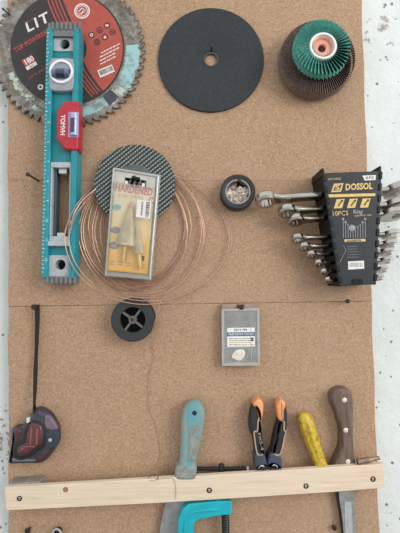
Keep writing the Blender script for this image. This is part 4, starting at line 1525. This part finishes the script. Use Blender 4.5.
def build_clamp():
    T = Thing('c_clamp', 'turquoise C clamp below the rail with black T bar above it', 'clamp', 222, 472)
    hf = 0.0205
    h0 = 0.006
    out = [(177.5, 540), (178.2, 520), (182, 510), (189, 504.2), (200, 503.0), (219, 501.4), (230, 501.4), (231.8, 503), (231.8, 513.5), (230, 515.4), (220, 515.8), (207, 518.4), (198.5, 519.8), (194, 524), (193.2, 540), (193.2, 575), (197, 580), (231, 580), (231, 592), (190, 593), (181, 588), (178, 578)]
    fr = build('frame', MB().prism(T.pts(out, hf), h0, hf), 'teal_clamp', T, bevel=0.0016, seg=3)
    rib = [(182, 540), (183, 522), (190, 510.5), (202, 508.5), (217, 507)]
    m = MB()
    m.tube(spl([tuple(T.at(x+2.5, y+2, hf)) for x, y in rib], 6, False), 0.0016, 8)
    build('rib', m, 'teal_clamp', fr)
    bs = MB().lathe([(0.0056, -0.0075), (0.0060, -0.0065), (0.0060, 0.0065), (0.0056, 0.0075)], 24)
    hz = 0.0125
    p = T.at(225.5, 508.3, hz)
    bs.xform(Matrix.Translation(p) @ Matrix.Rotation(PI/2, 4, 'X'))
    # screw: runs from the T bar down through the boss
    a, b = T.at(221.6, 471.5, 0.0062), T.at(222.0, 480, 0.0062)
    sc = MB()
    prof = []
    top = T.at(225.3, 514, hz)
    bot = T.at(226.5, 566, hz)
    Ls = (bot-top).length
    n = 44
    for k in range(n+1):
        prof.append((0.0046 if k % 2 else 0.0040, Ls*k/n))
    q = (bot-top).to_track_quat('Z', 'Y').to_matrix().to_4x4()
    sc.lathe(prof, 20)
    sc.xform(Matrix.Translation(top) @ q)
    build('screw', sc, 'black', T, 'black clamp screw')
    up = MB().tube(spl([tuple(v) for v in (T.at(221.6, 470, 0.0075), T.at(222.3, 485, 0.0066), T.at(224, 500, 0.0085), top)], 6, False), 0.0040, 14)
    build('screw_top', up, 'black', T)
    build('screw_head', MB().lathe([(0.0028, -0.0052), (0.0034, -0.0045), (0.0034, 0.0045), (0.0028, 0.0052)], 20).xform(Matrix.Translation(T.at(221.4, 468.6, 0.0095)) @ Matrix.Rotation(PI/2, 4, 'X')), 'black', T)
    bar = MB().bar(T.at(196.5, 468.6, 0.0095), T.at(248, 468.6, 0.0095), 0.0021, 12)
    for x in (238, 242):
        bar.bar(T.at(x, 468.6, 0.0095), T.at(x+2, 468.6, 0.0095), 0.0026, 12)
    bb = build('handle_bar', bar, simple('black_steel', (42, 42, 43), 0.35, 0.5), T, 'black T bar')
    tips = MB().bar(T.at(246.5, 468.6, 0.0095), T.at(248.5, 468.6, 0.0095), 0.0027, 12)
    build('bar_end', tips, 'grey_plate', bb)
    build('swivel_pad', MB().lathe([(0.0055, 0), (0.0065, 0.001), (0.0065, 0.004), (0.0040, 0.0055)], 20).xform(Matrix.Translation(bot) @ q), 'black', T)


def build_pliers():
    T = Thing('pliers', 'pliers with black and orange handles standing in the rail', 'pliers', 267, 474)
    def K(pl): return [(230 + x/5.714, 395 + y/5.714) for x, y in pl]
    hb, hf = 0.003, 0.019
    left = K([(135, 48), (158, 26), (184, 40), (190, 70), (184, 120), (174, 170), (182, 240), (194, 320), (212, 385), (212, 428), (150, 428), (146, 372), (138, 300), (128, 240), (110, 195), (113, 110)])
    right = K([(268, 55), (288, 28), (314, 42), (322, 75), (328, 120), (322, 205), (304, 280), (286, 345), (296, 395), (290, 428), (216, 428), (216, 390), (234, 325), (250, 230), (270, 160), (276, 120), (268, 85)])
    gl = [K([(130, 55), (157, 24), (186, 38), (192, 72), (187, 120), (178, 148), (164, 150), (162, 110), (152, 80)]),
          K([(267, 58), (288, 26), (315, 42), (318, 68), (310, 90), (308, 150), (290, 152), (274, 135), (268, 90)])]
    for k, out in enumerate((left, right)):
        hd = build('handle', MB().pillow(T.pts(spl(out, 5), hf-0.003), hb, hf, 0.0042, 5, back=0.004), 'grip_black', T, 'black %s handle' % ('left' if k == 0 else 'right'))
        build('orange_tip', MB().pillow(T.pts(spl(gl[k], 4), hf-0.001), 0.006, hf+0.0008, 0.003, 5), 'orange', hd, 'orange tip')
    # side of the grips (outer black shoulders) and piping
    pip = [K([(168, 130), (160, 150), (156, 205), (138, 212), (142, 260), (152, 322), (164, 344), (186, 341)]), K([(310, 150), (309, 200), (318, 208), (310, 245), (294, 320), (279, 343), (254, 340)])]
    for pl in pip:
        m = MB().tube(spl([tuple(T.at(x, y, hf+0.0004)) for x, y in pl], 5, False), 0.0009, 6)
        build('piping', m, 'edge_tan', T, 'tan piping')
    text(T, 'FXS-4', 260.6, 441.5, 2.8, hf+0.0013, 'print_grey', -80, None, 0.02, width=17)
    gd = [K([(146, 340), (192, 335), (212, 388), (210, 420), (188, 408), (165, 420), (146, 432), (140, 395)]), K([(234, 335), (280, 340), (300, 390), (288, 430), (268, 410), (240, 402), (217, 420), (216, 388)])]
    for pl in gd:
        build('guard', MB().pillow(T.pts(spl(pl, 4), hf+0.001), hb, hf+0.0012, 0.003, 4), 'navy', T, 'slate blue finger guard')
    lip = [K([(160, 420), (178, 408), (198, 412), (192, 400), (176, 400)]), K([(240, 404), (262, 404), (276, 420), (270, 402), (250, 396)])]
    for pl in lip:
        build('guard_highlight', MB().prism(T.pts(pl, hf+0.0015), hf-0.001, hf+0.0016), 'grey_plate', T)  # pale slivers paint the whitish highlights onto the slate blue guards
    build('sleeve_foot', MB().pillow(T.pts(K([(152, 426), (212, 412), (212, 455), (150, 455)]), 0.016), hb, 0.016, 0.003), 'orange', T)
    build('sleeve_foot', MB().pillow(T.pts(K([(216, 412), (288, 428), (290, 452), (216, 455)]), 0.016), hb, 0.016, 0.003), 'orange', T)
    jw = [(258, 468), (277, 468), (278.5, 476), (272, 484), (269, 489), (265.5, 489), (262, 484), (256.5, 476)]
    build('jaws', MB().prism(T.pts(jw, 0.010), 0.004, 0.0105), simple('plier_steel', (70, 70, 72), 0.4, 0.6), T, bevel=0.0008)


def build_screwdriver():
    hz = 0.0115
    T = Thing('screwdriver', 'screwdriver with worn yellow handle between pliers and knife', 'screwdriver', 323, 472, hz)
    a, b = T.at(302.5, 412.5, hz), T.at(323, 471, hz)
    L = (b-a).length
    q = (b-a).to_track_quat('Z', 'Y').to_matrix().to_4x4()
    s = S(hz)
    prof = [(0.5, 0), (3.4, 0.6), (5.8, 3), (7.2, 7.5), (7.6, 14), (7.5, 24), (6.9, 34), (6.2, 44), (5.9, 50), (6.2, 55), (6.5, 59), (6.0, 61.2), (3, 62)]
    k = L/s/62
    pr = [(r*s*0.98, z*s*k) for r, z in prof]
    # fluted grip
    P2 = []
    for (r0, z0), (r1, z1) in zip(pr, pr[1:]):
        for j in range(3):
            P2.append((r0 + (r1-r0)*j/3, z0 + (z1-z0)*j/3))
    P2.append(pr[-1])

    def wob(an, z):
        f = z/L
        amp = 0.055 if 0.12 < f < 0.80 else 0.0
        return 1 + amp*math.cos(an*8)
    mb = MB().lathe(P2, 64, Matrix.Translation(a) @ q, wob=wob)
    build('handle', mb, 'yellow', T, 'worn yellow fluted handle', smooth=50)
    c = b + (b-a).normalized()*0.012
    build('shaft', MB().bar(b - (b-a).normalized()*0.002, (c.x, c.y, 0.0085-hz), 0.0028, 14), 'chrome', T, 'steel shaft')


def build_knife():
    T = Thing('knife', 'knife with riveted brown wooden handle, rightmost tool in the rail', 'knife', 345, 468)
    def K(pl): return [(290 + x/3.482, 380 + y/3.482) for x, y in pl]
    hb, hf = 0.0, 0.015
    out = K([(140, 50), (158, 30), (185, 25), (206, 35), (214, 60), (215, 130), (215, 200), (219, 255), (222, 306), (152, 308), (150, 290), (165, 255), (175, 215), (173, 170), (158, 115), (142, 80)])
    hd = build('handle', MB().pillow(T.pts(spl(out, 5), 0.009), hb, hf, 0.0035, 4), 'wood_dark', T, 'worn brown wooden handle')
    side = MB()
    for (x, y) in ((190, 70), (194, 175), (202, 284)):
        p = T.at(*K([(x, y)])[0], hf)
        rv = MB().lathe([(0.0027, hf-0.002), (0.0027, hf+0.0003), (0.0018, hf+0.0006), (0.0003, hf+0.0007)], 20, Matrix.Translation((p.x, p.y, 0)))
        build('rivet', rv, 'rivet', T, 'bright rivet')
    bl = [(337, 466), (354, 466), (354, 496), (355.5, 520), (356.5, 545), (356, 580), (352, 600), (349, 585), (345, 550), (342.6, 520), (339.5, 500)]
    bo = build('blade', MB().prism(T.pts(bl, 0.0095), 0.0075, 0.0095), 'bladegrey', T, 'steel blade', bevel=0.0004)
    br = [(343, 495), (350.5, 504), (353.5, 504), (355.2, 520), (355.8, 545), (355, 580), (351, 590), (346, 555), (344, 525)]
    gr = [(344.5, 502), (351.5, 502), (352.5, 525), (353, 560), (351, 585), (347, 556), (345, 525)]
    build('ground_face', MB().prism(T.pts(gr, 0.0098), 0.0094, 0.0099), 'bladebright', bo, 'bright ground face')
    dk = [(334.5, 488), (341, 488), (342, 500), (344.2, 520), (346, 545), (343, 545), (340.2, 520), (337.5, 503)]  # dark strip along the left edge of the blade, set just behind it
    build('bolster', MB().prism(T.pts(dk, 0.0074), 0.0055, 0.0074), 'steel', T, 'dark strip left of the blade')


def build_nozzle():
    hz = 0.0185
    T = Thing('nozzle', 'small dull bronze tapered nozzle lying on right end of the rail', 'nozzle', 367, 461, hz)
    a, b = T.at(357.2, 461.8, hz), T.at(379.5, 457.8, hz)
    L = (b-a).length
    q = (b-a).to_track_quat('Z', 'Y').to_matrix().to_4x4()
    s = S(hz)
    pr = [(1.2, 0.3), (2.5, 0), (3.0, 0.4), (3.0, 3.0), (2.7, 3.3), (2.7, 8.2), (2.9, 8.6), (2.9, 11), (2.6, 11.4), (2.1, 16), (1.8, 20), (1.8, 22.2), (1.0, 22.4)]
    k = L/s/22.4
    mb = MB().lathe([(r*s, z*s*k) for r, z in pr], 28, Matrix.Translation(a) @ q)
    build('nozzle_body', mb, 'brass', T)
    mb = MB().lathe([(1.9*s, -0.0004), (1.9*s, 0.0006), (0.2*s, 0.0006)], 20, Matrix.Translation(a) @ q)
    build('nozzle_bore', mb, 'hole', T, 'dark open end')


def build_bits():
    # screw eye below the rail
    T = Thing('screw_eye', 'bright metal ring hook at bottom edge below the rail on the left', 'hook', 57, 533)
    c = T.at(57, 533.5, 0.010)
    ring = []
    for i in range(32):
        a = 2*PI*i/32
        ring.append((c.x + 0.0050*math.cos(a), c.y + 0.0050*math.sin(a), 0.010 + 0.001*math.cos(a)))
    build('ring', MB().tube(ring, 0.0011, 10, True), 'grey_plate', T)
    build('shank', MB().bar((c.x-0.004, c.y-0.002, -0.005), (c.x-0.0042, c.y-0.002, 0.0095), 0.0012, 10), 'steel', T)
    build('ring_centre', MB().lathe([(0.0042, 0.004), (0.0042, 0.0085), (0.002, 0.009)], 24, Matrix.Translation((c.x, c.y, 0))), 'steel', T)
    # red thread
    pl = [(151, 343, .002), (153.5, 358, .0012), (149, 375, .001), (147.5, 395, .001), (150, 412, .001), (157, 432, .0012), (160, 450, .0012), (158.5, 462, .002), (151, 472, .006), (148, 478, .018), (152, 481, .0226), (158, 479.5, .0228), (172, 478.5, .0226), (175.4, 485, .0222), (175.6, 499, .0222)]
    c = P(150, 345)
    o = MB().tube(spl([tuple(P(x, y, h)-c) for x, y, h in pl], 8, False), 0.0002, 6)
    t = build('thread', o, 'thread', loc=(c.x, c.y, 0))
    tag(t, 'thin reddish thread trailing down the board from spool to rail', 'thread')
    cw = [(148, 478.3, .0226), (151, 475.2, .0228), (155, 474.6, .0230), (158.5, 476.6, .0228), (157, 479.3, .0226)]
    c = P(152, 477, .022)
    o = MB().tube(spl([tuple(P(x, y, h)-c) for x, y, h in cw], 6, False), 0.0005, 6)
    t = build('wire_scrap', o, simple('brown_wire', (110, 84, 66), 0.5, 0.4), loc=(c.x, c.y, c.z))
    tag(t, 'short curled brown wire scrap on top of the rail left of putty knife', 'wire')


# ------------------------------------------------------------------ light
def build_light():
    w = bpy.data.worlds.new('world')
    SC.world = w
    w.use_nodes = True
    bg = w.node_tree.nodes['Background']
    bg.inputs['Color'].default_value = (0.93, 0.97, 1.0, 1)
    nt = w.node_tree
    tc = nt.nodes.new('ShaderNodeTexCoord')
    sx = nt.nodes.new('ShaderNodeSeparateXYZ')
    rp = nt.nodes.new('ShaderNodeValToRGB')
    mr = nt.nodes.new('ShaderNodeMapRange')
    mr.inputs[1].default_value = -1.0
    nt.links.new(tc.outputs['Generated'], sx.inputs[0])
    nt.links.new(sx.outputs['Z'], mr.inputs[0])
    nt.links.new(mr.outputs[0], rp.inputs['Fac'])
    e = rp.color_ramp.elements
    e[0].position, e[0].color = 0.15, (0.30, 0.27, 0.25, 1)
    e[1].position, e[1].color = 0.85, (1.0, 1.03, 1.05, 1)
    m1 = e.new(0.5); m1.color = (0.80, 0.81, 0.82, 1)
    nt.links.new(rp.outputs['Color'], bg.inputs['Color'])
    bg.inputs['Strength'].default_value = 1.14
    def area(name, loc, target, size, size_y, power, col):
        d = bpy.data.lights.new(name, 'AREA')
        d.shape = 'RECTANGLE'
        d.size, d.size_y = size, size_y
        d.energy = power
        d.color = col
        o = bpy.data.objects.new(name, d)
        COL.objects.link(o)
        o.location = loc
        o.rotation_euler = (Vector(target)-Vector(loc)).to_track_quat('-Z', 'Y').to_euler()
    area('window_daylight', (1.25, -1.2, Z0+0.42), (-0.1, 0, Z0+0.02), 0.7, 0.9, 16, (1.0, 0.985, 0.96))
    SC.view_settings.view_transform = 'Standard'
    SC.view_settings.look = 'None'
    SC.view_settings.gamma = 1
    SC.view_settings.use_curve_mapping = False
    SC.view_settings.exposure = 0.05


build_setting()
build_board()
build_nails()
build_saw_blade()
build_level()
build_black_disc()
build_flap_discs()
build_mesh_disc()
build_blister()
build_coil()
build_spool()
build_tape_roll()
build_rack()
build_wrenches()
build_case()
build_tape_measure()
build_rail()
build_putty_knife()
build_clamp()
build_pliers()
build_screwdriver()
build_knife()
build_nozzle()
build_bits()
build_light()
